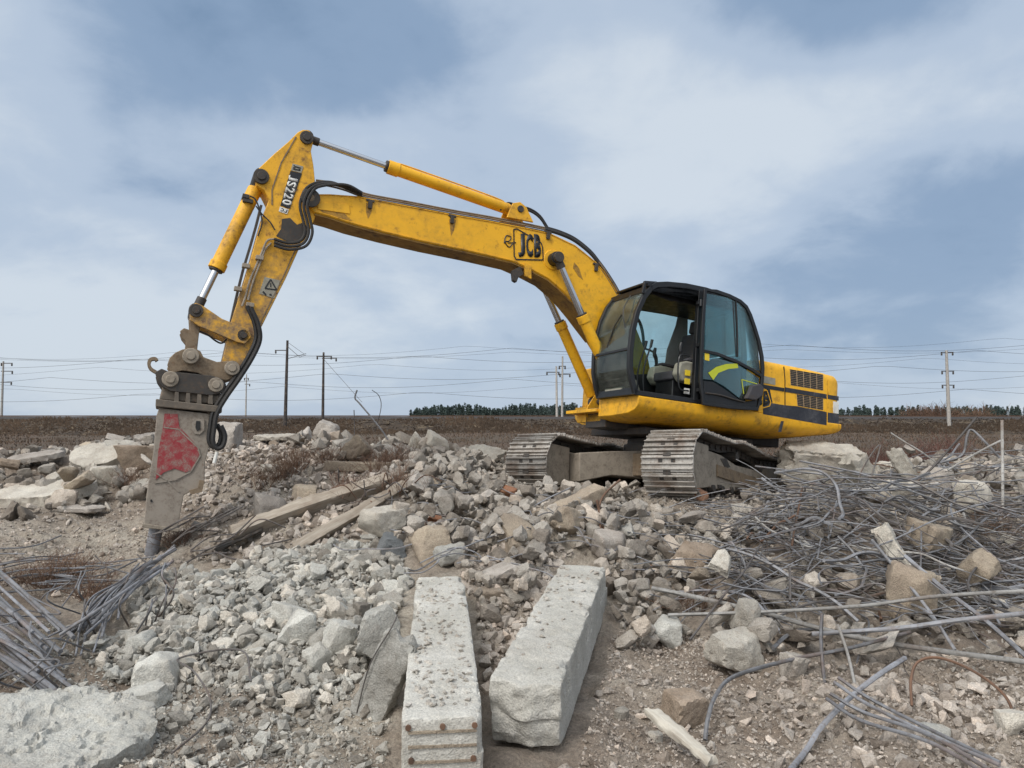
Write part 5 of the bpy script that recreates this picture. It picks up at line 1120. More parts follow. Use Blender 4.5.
fill(B, 'soilR', 1100, .02, .09, 2, 66, 3.2); fill(B, 'soilR', 26000, .005, .028, 1, 67, 2.2); fill(B, 'gap', 900, .02, .14, 2, 68, 2); fill(B, 'gap', 4000, .006, .03, 1, 168, 2); fill(B, 'cornerL', 4000, .006, .025, 1, 69); fill(B, 'cornerR', 450, .03, .13, 2, 70, 1.6)
B.done('earthy_pebbles', M['conc_pink'], 'earthy pebbles and grit over the mound and the bare soil')
# crumbs lying on the beams
def crumbs():
    g = np.random.default_rng(12); Vs = []; Fs = []; base = 0
    for (a, c, n) in (((-.336, 3.66, .46), (-.60, 6.25, .60), 420), ((.06, 4.1, .47), (.614, 6.45, .655), 150)):
        a = np.array(a); c = np.array(c); d = c - a; yv = np.cross([0, 0, 1.], d); yv /= np.linalg.norm(yv)
        for k in range(n):
            V0, F0 = hull(int(g.integers(4000)) % 20 + 50, (1, 1, .6), 9); s_ = .006 + .03 * g.random() ** 3; t = g.uniform(.04, .96) if n > 200 else g.random() ** .6 * .9 + .05; an = g.uniform(0, 6.28)
            W = V0 * s_; W = np.stack([W[:, 0] * math.cos(an) - W[:, 1] * math.sin(an), W[:, 0] * math.sin(an) + W[:, 1] * math.cos(an), W[:, 2]], 1) + a + d * t + yv * g.uniform(-.17, .17) + np.array([0, 0, s_ * .2 - .004])
            Vs.append(W); Fs.append(F0 + base); base += len(W)
    tag(link('concrete_crumbs', raw_mesh('concrete_crumbs', np.concatenate(Vs), np.concatenate(Fs), M['gravel'], True, 22)), 'crumbs and grit lying on top of the two beams', kind='stuff')
crumbs()

# ============================================================ REBAR
def bar_obj(pts, r, m, label, group=None, name='rebar', n=7, sides=6, cat='rebar'):
    b = MB(); b.tube(smooth_path(pts, n), r, sides); me = bpy.data.meshes.new(name); me.from_pydata(b.V, [], b.F); me.materials.append(M[m]); me.polygons.foreach_set('use_smooth', np.ones(len(me.polygons), bool)); me.set_sharp_from_angle(angle=R(60))
    o = link(name, me); return tag(o, label, cat, group)
Pz = lambda *t: [PT(*q) for q in t]
CUR = [
 (Pz((652, 588, 6.3), (700, 598, 6.1), (760, 612, 5.9), (870, 640, 5.5), (1040, 664, 5.1)), .019, 'rebar_pale', 'thickest pale bar, straight, slanting down to the right across the front of the rebar'),
 (Pz((668, 615, 6.0), (760, 612, 5.8), (860, 606, 5.6), (940, 596, 5.5), (1040, 590, 5.3)), .014, 'rebar_pale', 'pale bar crossing above the thickest one and rising to the right'),
 (Pz((812, 634, 5.4), (900, 628, 5.3), (960, 620, 5.2), (1040, 612, 5.1)), .017, 'rebar', 'stout grey bar ending at the right edge just above the thickest pale bar'),
 (Pz((905, 556, 6.4), (945, 590, 6.0), (985, 620, 5.6), (1030, 660, 5.2)), .017, 'bluegrey', 'blue grey bar running steeply down to the right edge over the others'),
 (Pz((872, 540, 6.6), (905, 580, 6.2), (930, 612, 5.9), (955, 650, 5.6)), .013, 'rebar', 'grey bar crossing steeply beside the big angular chunk'),
 (Pz((705, 740, 4.35), (708, 718, 4.45), (716, 695, 4.6), (735, 676, 4.8), (790, 660, 5.1), (850, 648, 5.3), (910, 632, 5.5)), .013, 'rebar', 'hooked bar whose end curves down onto the soil right of the dark boulder'),
 (GP((790, 772, .04), (806, 750, .05), (822, 726, .10), (852, 702, .14), (880, 680, .2), (905, 662, .25)), .016, 'bluegrey', 'blue grey bar reaching the bottom of the picture left of the bundle'),
 (Pz((822, 614, 5.5), (821, 640, 5.3), (824, 680, 5.05), (828, 714, 4.85)), .012, 'rebar', 'thin bar hanging straight down in front of the rebar'),
 (Pz((838, 625, 5.4), (848, 655, 5.2), (856, 690, 4.95)), .011, 'rebar_pale', 'short pale bar leaning down beside the hanging one'),
 (Pz((912, 706, 4.6), (911, 680, 4.7), (918, 662, 4.8), (940, 658, 4.8), (975, 672, 4.7), (1005, 696, 4.6), (1013, 720, 4.55), (1006, 745, 4.5)), .009, 'rust', 'rusty arched bar looping over the soil in the near right corner'),
 (Pz((1002, 420, 8.8), (1002.5, 460, 8.8), (1003, 540, 8.6)), .016, 'rebar_pale', 'pale rod standing upright in the rebar near the right edge'),
 (Pz((905, 492, 9.6), (930, 470, 9.6), (952, 446, 9.6), (977, 417, 9.6)), .014, 'rebar_dark', 'dark bar sticking up to the right above the skyline'),
 (Pz((891, 433, 11.5), (905, 442, 11.3), (920, 451, 11.0), (938, 464, 10.8)), .011, 'rebar_pale', 'thin pale stick pointing up to the left against the dark bank'),
 (Pz((940, 463, 10), (962, 455, 10), (967, 436, 10), (972, 430, 10), (985, 442, 9.8), (1000, 458, 9.7)), .016, 'rebar', 'bar bent into a sharp hook on the right skyline'),
 (Pz((948, 470, 9.7), (968, 458, 9.7), (990, 446, 9.6), (1002, 440, 9.6)), .013, 'rebar_pale', 'short pale bar rising under the sharp hook'),
 (Pz((396, 452, 11.8), (380, 428, 11.8), (360, 404, 11.8), (355, 398, 11.8), (357, 390, 11.8)), .014, 'rebar', 'bent rod sticking up above the skyline in the middle'),
 (Pz((375, 432, 11.9), (381, 408, 11.9), (379, 396, 11.9), (372, 390, 11.9)), .006, 'wood_pole', 'curved bare twig rising beside the bent rod'),
 (Pz((354, 448, 12), (354.5, 425, 12), (354, 410, 12)), .008, 'rebar_dark', 'short thin upright rod left of the bent rod'),
 (Pz((600, 494, 8.6), (590, 512, 8.3), (570, 530, 8.1), (545, 548, 7.9), (520, 560, 7.7)), .011, 'rebar', 'thin grey bar running down from the left track to the heap'),
 (Pz((601, 532, 7.6), (599, 510, 7.8), (604, 495, 8.0), (620, 480, 8.2)), .013, 'rust', 'rusty bent flat bar standing between the tracks'),
 (Pz((607, 540, 7.6), (600, 515, 7.8), (597, 500, 7.8)), .014, 'rust', 'short rusty stub beside the bent flat bar'),
 (Pz((570, 488, 8.9), (545, 500, 8.7), (520, 515, 8.5), (500, 535, 8.2)), .009, 'rebar', 'thin grey bar slanting below the left track'),
 (Pz((690, 640, 5.6), (720, 600, 6.0), (745, 570, 6.4), (760, 545, 6.9)), .009, 'rebar_dark', 'dark thin bar rising steeply at the left end of the rebar'),
 (Pz((855, 500, 8.4), (862, 470, 8.6), (880, 445, 8.7), (868, 488, 8.6)), .008, 'rebar_dark', 'dark whip of wire beside the reddish stump'),
 (Pz((755, 466, 9.4), (850, 478, 9.2), (940, 488, 9.0), (1030, 500, 8.6)), .010, 'rebar', 'long straight bar lying along the far side of the rebar'),
 (Pz((215, 552, 8.1), (245, 560, 7.8), (330, 556, 7.8), (380, 545, 8.0), (410, 536, 8.2)), .011, 'rebar_dark', 'dark bar lying along the foot of the timbers'),
 (Pz((330, 520, 8.5), (360, 512, 8.5), (390, 515, 8.4), (420, 522, 8.3)), .012, 'rebar_dark', 'dark bent bar sticking out of the right end of the timbers'),
]
for pts, r, m_, lb in CUR: bar_obj(pts, r, m_, lb)
for k in range(4):
    bar_obj(GP((838 - 4 * k, 684 + 5 * k, .22), (870 - 3 * k, 704 + 5 * k, .14), (930, 735 + 5 * k, .08), (1000, 772 + 6 * k, .05)), .010, 'bluegrey', 'blue grey bar of the tight bundle running to the bottom right', 'bars of the near right bundle')
def wander(x, y, ang, L, g, bend, lift0, steps=7, wob=.06):
    pts = []; a = ang; s = L / steps; c = g.normal(0, bend); tl = g.normal(0, .10); kk = int(g.integers(1, steps)) if g.random() < .3 else -1; kz = g.choice([-1, 1]) * g.uniform(.5, 1.3)
    for k in range(steps + 1):
        a += kz if k == kk else 0
        z = float(hgt(x, y, False)); pts.append((x, y, z + lift0 + wob * g.normal() * .6 + .02 + tl * (k / steps - .5) * L)); a += c + g.normal(0, bend * .6); x += s * math.cos(a); y += s * math.sin(a)
    zs = np.array([p[2] for p in pts]); zs = np.convolve(np.pad(zs, 1, 'edge'), [.25, .5, .25], 'valid')
    return [(p[0], p[1], z) for p, z in zip(pts, zs)]
ZR = [(680, 575), (710, 540), (770, 515), (830, 496), (900, 480), (1150, 466), (1150, 625), (960, 640), (850, 635), (720, 610)]
def heap(x, y):
    u, v = proj(np.array([x, y, float(hgt(x, y, False))])); return .66 * math.exp(-((u - 900) / 140) ** 2 - ((v - 555) / 62) ** 2) + .06 + .28 * math.exp(-((u - 980) / 70) ** 2 - ((v - 480) / 25) ** 2)
g = np.random.default_rng(404); 
def px_sample(poly, n):
    pu = g.uniform(640, 1120, n * 5); pv = g.uniform(462, 645, n * 5); k = inpoly(pu, pv, poly); return np.array([at(a, b_)[:2] for a, b_ in zip(pu[k][:n], pv[k][:n])])
P = np.concatenate([px_sample(ZR, 900)])
def rb(i, g):
    x, y = P[i]; ang = g.choice([0, math.pi]) + g.normal(-.12, .80); L = g.uniform(.4, 2.2); h = heap(x, y) * g.random() ** .6
    y_ = y; x -= math.cos(ang) * L / 2; y -= math.sin(ang) * L / 2
    return wander(x, y, ang, L, g, g.choice([.02, .08, .28], p=[.55, .30, .15]), h, wob=.09)
for i in range(150):
    m_ = ['rebar', 'rebar', 'rebar_dark', 'rebar_pale', 'bluegrey', 'rust'][int(g.choice(6, p=[.36, .14, .24, .12, .08, .06]))]
    cap = dict(rebar='grey', rebar_dark='dark', rebar_pale='pale', bluegrey='blue grey', rust='rusty')[m_]
    bar_obj(rb(i, g), g.choice([.008, .011, .015], p=[.3, .4, .3]), m_, f'{cap} steel bar in the dense tangle of rebar on the right', f'{cap} bars of the right tangle', sides=5, n=4)
B = MB()
for i in range(150, 420): B.tube(smooth_path(rb(i, g), 3), g.uniform(.004, .008), 4)
me = bpy.data.meshes.new('rebar_tangle'); me.from_pydata(B.V, [], B.F); me.materials.append(M['rebar']); tag(link('rebar_tangle', me), 'mass of thin grey bars filling the right hand tangle', kind='stuff')
B = MB()
for i in range(420, 640): B.tube(smooth_path(rb(i, g), 3), g.uniform(.003, .006), 4)
me = bpy.data.meshes.new('rebar_tangle'); me.from_pydata(B.V, [], B.F); me.materials.append(M['rebar_dark']); tag(link('wire_tangle', me), 'mass of thin dark wire filling the right hand tangle', kind='stuff')
# left hand bars and cage
g = np.random.default_rng(9)
for k in range(26):
    du = g.uniform(-26, 14); dv = k * 4.8 - 6 + g.uniform(-4, 4); lf = g.uniform(.05, .32); e0 = g.uniform(-34, 16)
    pa, pb = GP((-70 + du, 536 + dv * .9, lf + .1), (60 + du + e0, 640 + dv * .58 + e0 * .5, max(.03, lf - .08))); pm = [tuple(np.array(pa) * (1 - t) + np.array(pb) * t + np.array([0, 0, .05 * math.sin(math.pi * t) + g.normal(0, .006)])) for t in (.33, .66)]
    bar_obj([pa] + pm + [pb], g.choice([.008, .012, .017]), 'bluegrey' if k % 3 else 'rebar', 'thick grey bar of the bundle running in from the left edge' if k % 3 else 'dull bar of the bundle running in from the left edge', 'dull bars of the left bundle' if k % 3 == 0 else 'grey bars of the left bundle')
for k in range(26):
    u0 = 152 - k * 1.6 + g.uniform(-10, 8); v0 = 560 + k * 1.2 + g.uniform(-8, 8); lf = g.uniform(.08, .42)
    bar_obj(GP((u0 + 18, v0 - 8, lf), (u0, v0 + 6, lf), (u0 - 30 + g.uniform(-8, 8), v0 + 30 + g.uniform(-8, 8), lf * .8), (u0 - 52 + g.uniform(-18, 18), v0 + 58 + g.uniform(-12, 14), lf * .4 + .03)), g.choice([.008, .011, .015]), 'bluegrey' if k % 2 else 'rebar', 'blue grey bar of the crushed cage under the chisel' if k % 2 else 'dull grey bar of the crushed cage under the chisel', 'blue grey bars of the crushed cage' if k % 2 else 'dull bars of the crushed cage')
for k in range(16):
    u0 = g.uniform(-10, 80); v0 = g.uniform(580, 685); q = GP((u0, v0, .34), (u0 + g.uniform(-30, 40), v0 + g.uniform(0, 22), .30), (u0 + g.uniform(-40, 60), v0 + g.uniform(8, 44), .10))
    bar_obj(q, .0065, 'rebar', 'thin kinked wire over the bundle at the left edge', 'wires over the left bundle', 'steel_wire', cat='wire', sides=5)
for k in range(18):
    v0 = 548 + g.uniform(-6, 50); u0 = g.uniform(-70, 80); lf = g.uniform(.03, .16)
    bar_obj(GP((u0, v0 + 6, lf), (u0 + 50, v0 + g.uniform(-4, 4), lf), (u0 + 100 + g.uniform(-20, 20), v0 - 4 + g.uniform(-8, 8), lf)), .009, 'rebar', 'thin bar lying flat on the dirt between the left edge and the chisel', 'thin bars on the dirt flat')
for k in range(14):
    u0 = g.uniform(60, 178); v0 = g.uniform(556, 610); lf = g.uniform(.15, .4)
    bar_obj(GP((u0, v0, lf), (u0 + g.uniform(-14, 14), v0 + 14, lf * .8), (u0 + g.uniform(-22, 16), v0 + 36, .04)), .0075, 'rebar_dark' if k % 3 else 'rebar', 'thin stirrup bar bent down in the crushed cage', 'stirrups of the crushed cage')
for k in range(14):
    u0 = g.uniform(150, 250); v0 = g.uniform(530, 572)
    bar_obj(Pz((u0, v0, 8.1), (u0 + 20, v0 - 8 + g.uniform(-8, 8), 8.1), (u0 + 46, v0 - 14 + g.uniform(-14, 10), 8.2)), .009, 'rebar_dark', 'thin dark bar in the tangle right of the chisel', 'thin bars right of the chisel')
for k in range(22):
    u0 = g.uniform(330, 420); v0 = g.uniform(470, 545); a = g.uniform(-1, 1)
    bar_obj(Pz((u0, v0, 8.6), (u0 + 16 * a, v0 + g.uniform(-14, 4), 8.5), (u0 + 34 * a, v0 + g.uniform(-18, 8), 8.5)), .007, 'rebar_dark' if k % 3 else 'rust', 'dark wire in the tangle at the right end of the timbers' if k % 3 else 'rusty wire in the tangle at the right end of the timbers', 'dark wires by the timbers' if k % 3 else 'rusty wires by the timbers', 'steel_wire', cat='wire')
for k in range(46):
    u0 = g.uniform(400, 700); v0 = g.uniform(490, 600); p = at(u0, v0); a = g.uniform(-.6, .6) + g.choice([0, math.pi])
    bar_obj(wander(p[0], p[1], a, g.uniform(.4, 1.2), g, .12, .16), .0065, 'rebar', 'thin grey wire lying over the chunks of the central heap', 'wires over the central heap', 'steel_wire', n=4, sides=5, cat='wire')

# ============================================================ DRY PLANTS
def shrub(x, y, h, spread, n, seed, mt, label, group=None, name='dry_shrub', r=.006):
    g = np.random.default_rng(seed); B = MB()
    for k in range(n):
        a = g.uniform(0, 6.28); tl = abs(g.normal(0, spread)); hh = h * g.uniform(.5, 1); p0 = np.array([g.normal(0, spread * .25), g.normal(0, spread * .25), -.05]); tp = p0 + np.array([math.cos(a) * tl, math.sin(a) * tl, hh])
        mid = (p0 + tp) / 2 + g.normal(0, .06 * h, 3); pts = smooth_path([p0, mid, tp], 3); B.tube(pts, np.linspace(r, r * .3, len(pts)), 3, False)
        for q in range(4):
            t = g.uniform(.35, .95); s = p0 * (1 - t) + tp * t + (mid - (p0 + tp) / 2) * (1 - abs(2 * t - 1)); e = s + np.array([g.normal(0, .16 * h), g.normal(0, .16 * h), h * g.uniform(.08, .3)]); B.tube([s, (s + e) / 2 + g.normal(0, .02 * h, 3), e], [r * .5, r * .4, r * .2], 3, False)
    me = bpy.data.meshes.new(name); me.from_pydata(B.V, [], B.F); me.materials.append(M[mt]); o = link(name, me); o.location = (x, y, float(hgt(x, y))); return tag(o, label, 'shrub', group)
for k in range(18):
    g = np.random.default_rng(600 + k); x = g.uniform(8.6, 15); y = g.uniform(17, 25)
    shrub(x, y, g.uniform(.6, 1.25), .5, 60, 600 + k, 'redtwig', 'reddish leafless bush in the thicket behind the rebar on the right', 'bushes of the reddish thicket', r=.010)
for k in range(18):
    g = np.random.default_rng(700 + k); x = g.uniform(-6, 2.5); y = g.uniform(16, 26)
    shrub(x, y, g.uniform(.4, .95), .5, 45, 700 + k, 'twig', 'brown leafless bush in the rough ground behind the crest', 'bushes behind the crest', r=.010)
for k, (u, v, h) in enumerate(((282, 478, .5), (268, 486, .4), (296, 470, .4), (52, 590, .35), (75, 582, .35), (92, 598, .3), (30, 585, .3), (380, 476, .45), (396, 470, .5), (330, 468, .4), (180, 545, .3), (350, 500, .4), (400, 500, .5), (130, 490, .4), (700, 610, .2), (990, 540, .4), (560, 505, .3))):
    p = at(u, v); names = {0: 'on the left of the mound top', 1: 'lowest on the mound slope', 2: 'highest on the mound', 7: 'under the level lintel', 8: 'beside the bent rod', 9: 'below the lump of hollow block', 10: 'right behind the chisel', 11: 'among the timbers', 12: 'at the right end of the timbers', 13: 'in the hollow of the back left heap', 14: 'at the left end of the rebar', 15: 'in the rebar at the right edge', 16: 'below the left track'}
    if k in (3, 4, 5, 6): shrub(p[0], p[1], h, .3, 60, 800 + k, 'twig', ['nearest', 'rightmost', 'second from the right', 'leftmost'][k - 3] .replace('nearest', 'second from the left') + ' of the rusty dry weed patches left of the chisel', 'weeds left of the chisel', 'dry_weed', .004)
    else: shrub(p[0], p[1], h, .28, 55, 800 + k, 'twig', 'rusty dry weed ' + names[k], None, 'dry_weed', .004)
def grass():
    g = np.random.default_rng(5); n = 60000; y = 15.5 + 85 * g.random(n) ** 1.6; x = g.uniform(-1, 1, n) * (y * .85 + 8); z = hgt(x, y) - .02; h = g.uniform(.06, .26, n) * (1 + .6 * fbm(v3(x * .4, y * .4), 8, 2)); a = g.uniform(0, 6.28, n); w = .008 + .0007 * y; lx = g.normal(0, .09, n); ly = g.normal(0, .09, n)
    V = np.stack([np.stack([x - w * np.cos(a), y - w * np.sin(a), z], -1), np.stack([x + w * np.cos(a), y + w * np.sin(a), z], -1), np.stack([x + lx, y + ly, z + np.abs(h)], -1)], 1).reshape(-1, 3)
    n2 = 26000; x2 = g.uniform(-110, 130, n2); t2 = g.uniform(0, 1, n2); y2 = EY - 15 + t2 * 11; z2_ = np.interp(y2 - EY, [-15, -9, -4.4], [-.6, .7, 2.0]) + .16 * fbm(v3(x2 * .4, y2 * .4), 21, 3); h2 = g.uniform(.12, .4, n2) * np.clip(1 + fbm(v3(x2 * .15, y2 * .3), 8, 3), .1, 2); w2 = g.uniform(.08, .2, n2)
    V2 = np.stack([np.stack([x2 - w2, y2, z2_ - .05], -1), np.stack([x2 + w2, y2, z2_ - .05], -1), np.stack([x2 + g.normal(0, .2, n2), y2 - .1, z2_ + h2], -1)], 1).reshape(-1, 3)
    tag(link('bank_grass', raw_mesh('bank_grass', V2, np.arange(n2 * 3).reshape(-1, 3), M['drygrass'], False)), 'clumps of dry grass on the slope of the railway embankment', kind='stuff')
    tag(link('dry_grass', raw_mesh('dry_grass', V, np.arange(n * 3).reshape(-1, 3), M['drygrass'], False)), 'rough dry grass over the field behind the rubble', kind='stuff')
grass()

# ============================================================ POLES, WIRES, FAR TREES
def pole(u, topv, y, m, label, arms, r=.16, lean=0, group=None, strut=False):
    x = (u - 512) / FP * y; z1 = 1.9 + (420 - topv) / FP * y; z0 = 1.6
    o = bpy.data.objects.new('utility_pole', None); col.objects.link(o); o.location = (x, y, z0); tag(o, label, 'pole', group)
    b = MB(); b.tube([(0, 0, -.5), (lean * .5, 0, (z1 - z0) * .5), (lean, 0, z1 - z0)], [r, r * .82, r * .62], 12); b.build('shaft', m, o)
    for v, wL, wR in arms:
        z = 1.9 + (420 - v) / FP * y - z0; b = MB(); b.box(((wR - wL) / 2, -.02, z), (wL + wR, .12, .12)); ar = b.build('crossarm', M['dark_metal'], o, None, .01)
        for s, w in ((-1, wL), (1, wR)):
            if w > .3:
                b = MB(); b.tube([(s * (w - .12), 0, z - .02), (s * (w - .12), 0, z - .2), (s * (w - .12), 0, z - .45)], [.04, .13, .10], 8); b.build('insulator', M['dark_metal'], ar)
    if strut:
        b = MB(); b.tube([(.1, 0, z1 - z0 - .8), (2.0, -.3, z1 - z0 - 2.4), (2.9, -.4, z1 - z0 - 2.1)], .035, 6); b.tube([(.1, 0, z1 - z0 - .2), (2.7, -.4, z1 - z0 - 2.0)], .025, 6); b.tube([(.2, 0, z1 - z0 - 2.6), (2.9, -.4, z1 - z0 - 1.9)], .04, 6); b.build('bracket', M['dark_metal'], o)
    return o
pole(285.5, 340, 104, M['wood_pole'], 'tall dark pole with bracket, first one right of the excavator arm', [(350, 1.6, .3)], .26, .15, strut=True)
pole(323, 352, 104, M['wood_pole'], 'dark pole with a single crossarm, second one right of the excavator arm', [(356, 1.0, 1.2), (358, .2, 1.9)], .22, strut=False)
pole(246, 374, 150, M['conc_pole'], 'thin pale distant pole just right of the breaker hoses', [(378, .5, .5), (384, .3, .8)], .17)
pole(2, 361, 118, M['conc_pole'], 'grey pole at the left edge of the picture', [(363, .4, 1.5), (371, .3, 1.6), (382, .3, 1.5)], .2)
pole(557, 366, 110, M['conc_pole'], 'shorter pole of the close pair left of the boom cylinder', [(372, 1.6, .4)], .2, -.1)
pole(562, 356, 110, M['conc_pole'], 'taller pole of the close pair left of the boom cylinder', [(366, .5, .6), (374, .4, 1.3)], .19, .1)
pole(948.5, 350, 104, M['conc_pole'], 'pale pole with three pairs of arms on the right', [(352, .9, .9), (371, .9, .9), (385, .9, .9)], .27, -.1)
for k, (vl, vr, y) in enumerate(((357, 345, 112), (360, 350, 113), (363, 353, 111), (371, 360, 112), (381, 367, 112), (391.5, 384, 113), (386, 378, 118), (355, 341, 116), (397, 392, 114))):
    xs = np.linspace(-160, 160, 129); v = vl + (vr - vl) * np.clip((xs + 75) / 150, -.3, 1.4); sag = 1.2 * np.abs(np.sin((xs + 7 * k) / 42 * math.pi)) if k != 1 else .8 * np.abs(np.sin(xs / 42 * math.pi))
    z = 1.9 + (420 - v) / FP * y - sag + .5; b = MB(); b.tube(np.stack([xs, np.full_like(xs, y), z], -1), .014 if k % 2 else .020, 4)
    tag(b.build('power_wire', M['wire']), 'thin power wire strung from pole to pole along the embankment', 'wire', 'power wires along the railway')
b = MB(); b.tube([((323 - 512) / FP * 104, 104, 10.5), ((362 - 512) / FP * 100, 100, 1.9 + 18 / FP * 100)], .03, 4); tag(b.build('guy_wire', M['wire']), 'guy wire slanting down to the right from the second pole', 'wire')

def forest(name, spans, label, seed):
    g = np.random.default_rng(seed); Vs = []; Fs = []; base = 0
    for (x0, x1, y0, y1, n, h0, h1) in spans:
        for k in range(n):
            x = g.uniform(x0, x1); y = g.uniform(y0, y1); h = g.uniform(h0, h1) * (1 + .16 * math.sin(x * .11) * math.sin(x * .043 + 2)) * (1 - .45 * max(0, 1 - (x + 90) / 30)); nl = 150; t = g.random(nl) ** .8; rad = (1 - t) ** .8 * h * .17 * g.uniform(.7, 1.2) * g.uniform(.3, 1, nl) + .35; a = g.uniform(0, 6.28, nl)
            c = np.stack([x + rad * np.cos(a), y + rad * np.sin(a), h * (.12 + .88 * t)], -1); s = g.uniform(.3, .65, nl)[:, None]
            d1 = g.normal(size=(nl, 3)); d1[:, 2] *= .6; d2 = g.normal(size=(nl, 3)); Vv = np.stack([c + d1 * s, c + d2 * s, c - (d1 + d2) * s * .6 + np.array([0, 0, .2])], 1).reshape(-1, 3)
            Vs.append(Vv); Fs.append(np.arange(nl * 3).reshape(-1, 3) + base); base += nl * 3
            q = np.array([[x - .25, y, 0], [x + .25, y, 0], [x, y, h * .98]]); Vs.append(q); Fs.append(np.array([[0, 1, 2]]) + base); base += 3
    tag(link(name, raw_mesh(name, np.concatenate(Vs), np.concatenate(Fs), M['conifer'], False)), label, kind='stuff')
forest('conifer_forest', [(-86, 70, 600, 680, 380, 10, 15.5), (70, 250, 640, 720, 260, 10, 14.5), (230, 560, 600, 680, 520, 9.5, 13.5)], 'dark conifer wood along the horizon beyond the railway', 3)
for k, (u, y) in enumerate(((925, 150), (938, 148), (956, 146), (965, 150), (975, 149), (985, 147), (912, 152))):
    g = np.random.default_rng(50 + k); x = (u - 512) / FP * y
    o = shrub(x, y, g.uniform(3.2, 5.2), 1.6, 60, 950 + k, 'twig', 'bare scrubby tree behind the embankment close to the pale right hand pole', 'bare trees by the right pole', 'bare_tree', .06); o['category'] = 'tree'; o.location.z = .2

# ============================================================ A LABEL OF ITS OWN FOR EACH PIECE
LM = [('the yellowish chunk', 566, 530), ('the post fragment', 580, 512), ("the near track's front", 664, 470), ("the left track's front", 524, 470), ("the right beam's far end", 583, 563), ("the left beam's far end", 440, 575),
      ('the smooth tan boulder', 430, 545), ('the dark blue grey cube', 390, 545), ('the orange brick', 700, 500), ('the egg shaped stone', 668, 632), ('the cream boulder', 738, 655), ('the big angular chunk', 921, 610), ('the short round post', 896, 572),
      ('the pointed pale chunk', 750, 624), ('the white post piece', 906, 480), ('the upright pale rod', 1002, 480), ('the reddish stump', 862, 485), ('the hanging bar', 824, 665), ('the biggest pale block', 826, 470), ('the hooked bar', 716, 700),
      ('the long timber', 310, 508), ('the second timber', 350, 520), ('the chisel', 152, 545), ('the breaker', 180, 460), ('the level lintel', 362, 470), ('the bent rod', 370, 420), ('the big left slab', 38, 490), ('the angular pale slab', 88, 460), ('the squared stone', 153, 676),
      ('the tilted grey cube', 338, 645), ('the dark panel', 385, 680), ('the near left slab', 80, 735), ('the upright grey block', 228, 437), ('the rusty arch', 960, 665), ('the pinkish boulder', 268, 505), ('the right edge', 1020, 560), ('the left edge', 4, 600), ('the rusty flat bar', 600, 510)]
used = set(o.get('label') for o in scn.objects if o.get('label'))
def place_words(u, v):
    out = []
    for nm, lu, lv in sorted(LM, key=lambda q: (q[1] - u) ** 2 + ((q[2] - v) * 1.6) ** 2)[:14]:
        dx, dy = u - lu, (v - lv) * 1.6; d = math.hypot(dx, dy); ax = 'right of' if dx > 0 else 'left of'; ay = 'below' if dy > 0 else 'above'
        w = ax if abs(dx) > 2.2 * abs(dy) else (ay if abs(dy) > 2.2 * abs(dx) else ('below and ' if dy > 0 else 'above and ') + ax)
        out.append(('just ' if d < 32 else '') + w + ' ' + nm)
    return out
def relabel(o, descs, u, v):
    for pw in place_words(u, v):
        for d in descs:
            lb = d + ' ' + pw
            if lb not in used and len(lb.split()) <= 16: used.add(lb); o['label'] = lb; return
TONE = {'orange_brick': 'orange brick', 'pale_concrete': 'pale', 'dusty_concrete': 'pinkish grey', 'tan_concrete': 'tan', 'earthy_concrete': 'brown', 'grey_green_concrete': 'light grey'}
HUE = {'grey_rebar': 'grey', 'dark_rebar': 'dark', 'pale_dusty_bar': 'pale', 'blue_grey_pipe': 'blue grey', 'rusty_bar': 'rusty'}
WHERE = {'chunks of the central heap': 'in the central heap', 'chunks under the rebar': 'in the rebar', 'chunks in the gravel spread': 'in the gravel', 'chunks of the back left heap': 'in the back left heap', 'chunks along the crest': 'on the crest', 'chunks on the mound': 'on the mound', 'chunks on the right rim': 'on the right rim'}
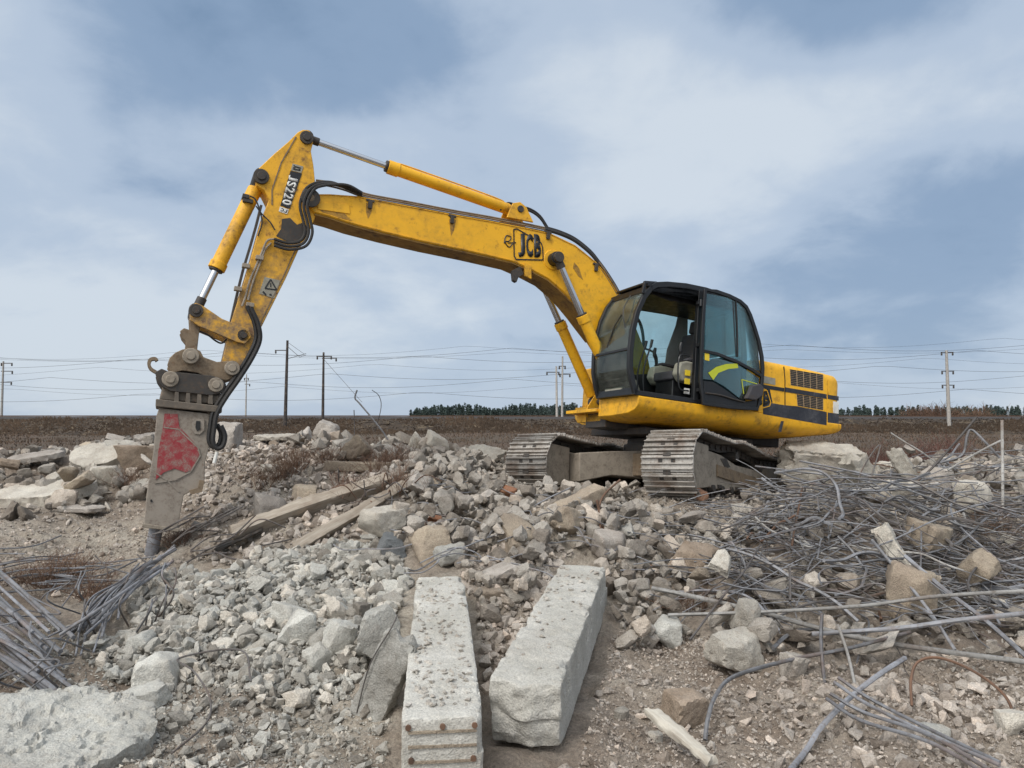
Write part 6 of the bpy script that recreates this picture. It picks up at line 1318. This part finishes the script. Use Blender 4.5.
for o in sorted((o for o in scn.objects if o.get('group') in WHERE), key=lambda o: o.location.y):
    u, v = proj(np.array(o.location)); px = o.scale[0] * FP / o.location.y; sz = 'small' if px < 18 else ('large' if px > 32 else 'medium sized'); fl = 'flattish' if o.scale[2] < .8 * o.scale[1] else 'blocky'
    t = TONE[o.data.materials[0].name]; w = WHERE[o['group']]
    relabel(o, [f'{sz} {t} chunk {w},', f'{sz} {fl} {t} chunk {w},'], float(u), float(v))
for o in [o for o in scn.objects if o.type == 'MESH' and o.name.startswith(('rebar', 'steel_wire')) and o.get('group')]:
    V = np.array([q.co[:] for q in o.data.vertices]); u, v = proj(V); i, j = int(np.argmin(u)), int(np.argmax(u)); du = max(u[j] - u[i], 1); dv = v[j] - v[i]; sl_ = dv / du
    dr = 'level' if abs(sl_) < .12 else ('steep' if abs(sl_) > .9 else ('falling to the right' if sl_ > 0 else 'rising to the right')); ln = 'short' if du < 70 else ('long' if du > 170 else 'medium'); h = HUE[o.data.materials[0].name]
    mid = len(V) // 2; th = 'thick' if np.linalg.norm(V[0] - V[2]) > .021 else 'thin'
    relabel(o, [f'{ln} {th} {h} ' + ('bar' if o.name.startswith('rebar') else 'wire') + f', {dr},'], float(u[mid]), float(v[mid]))
WO = ['topmost', 'second highest', 'third highest', 'fourth highest', 'fifth highest', 'sixth highest', 'seventh highest', 'eighth highest', 'lowest']
for k, o in enumerate(sorted((o for o in scn.objects if o.get('group') == 'power wires along the railway'), key=lambda o: -max(q.co[2] for q in o.data.vertices if abs(q.co[0] + 40) < 3))): o['label'] = WO[k] + ' of the thin power wires left of the excavator'
for nm, cat, ref in (('bushes of the reddish thicket', 'reddish leafless bush in the thicket', None), ('bushes behind the crest', 'brown leafless bush behind the crest', None), ('bare trees by the right pole', 'bare scrubby tree by the pale pole', None)):
    L_ = sorted((o for o in scn.objects if o.get('group') == nm), key=lambda o: o.location.x / o.location.y)
    W_ = 'first second third fourth fifth sixth seventh eighth ninth tenth eleventh twelfth thirteenth fourteenth fifteenth sixteenth seventeenth eighteenth'.split()
    for k, o in enumerate(L_): o['label'] = (('leftmost ' if k == 0 else 'rightmost ' if k == len(L_) - 1 else (W_[k] + ' from the left, a ') if k < len(L_) / 2 else (W_[len(L_) - 1 - k] + ' from the right, a ')) + cat)
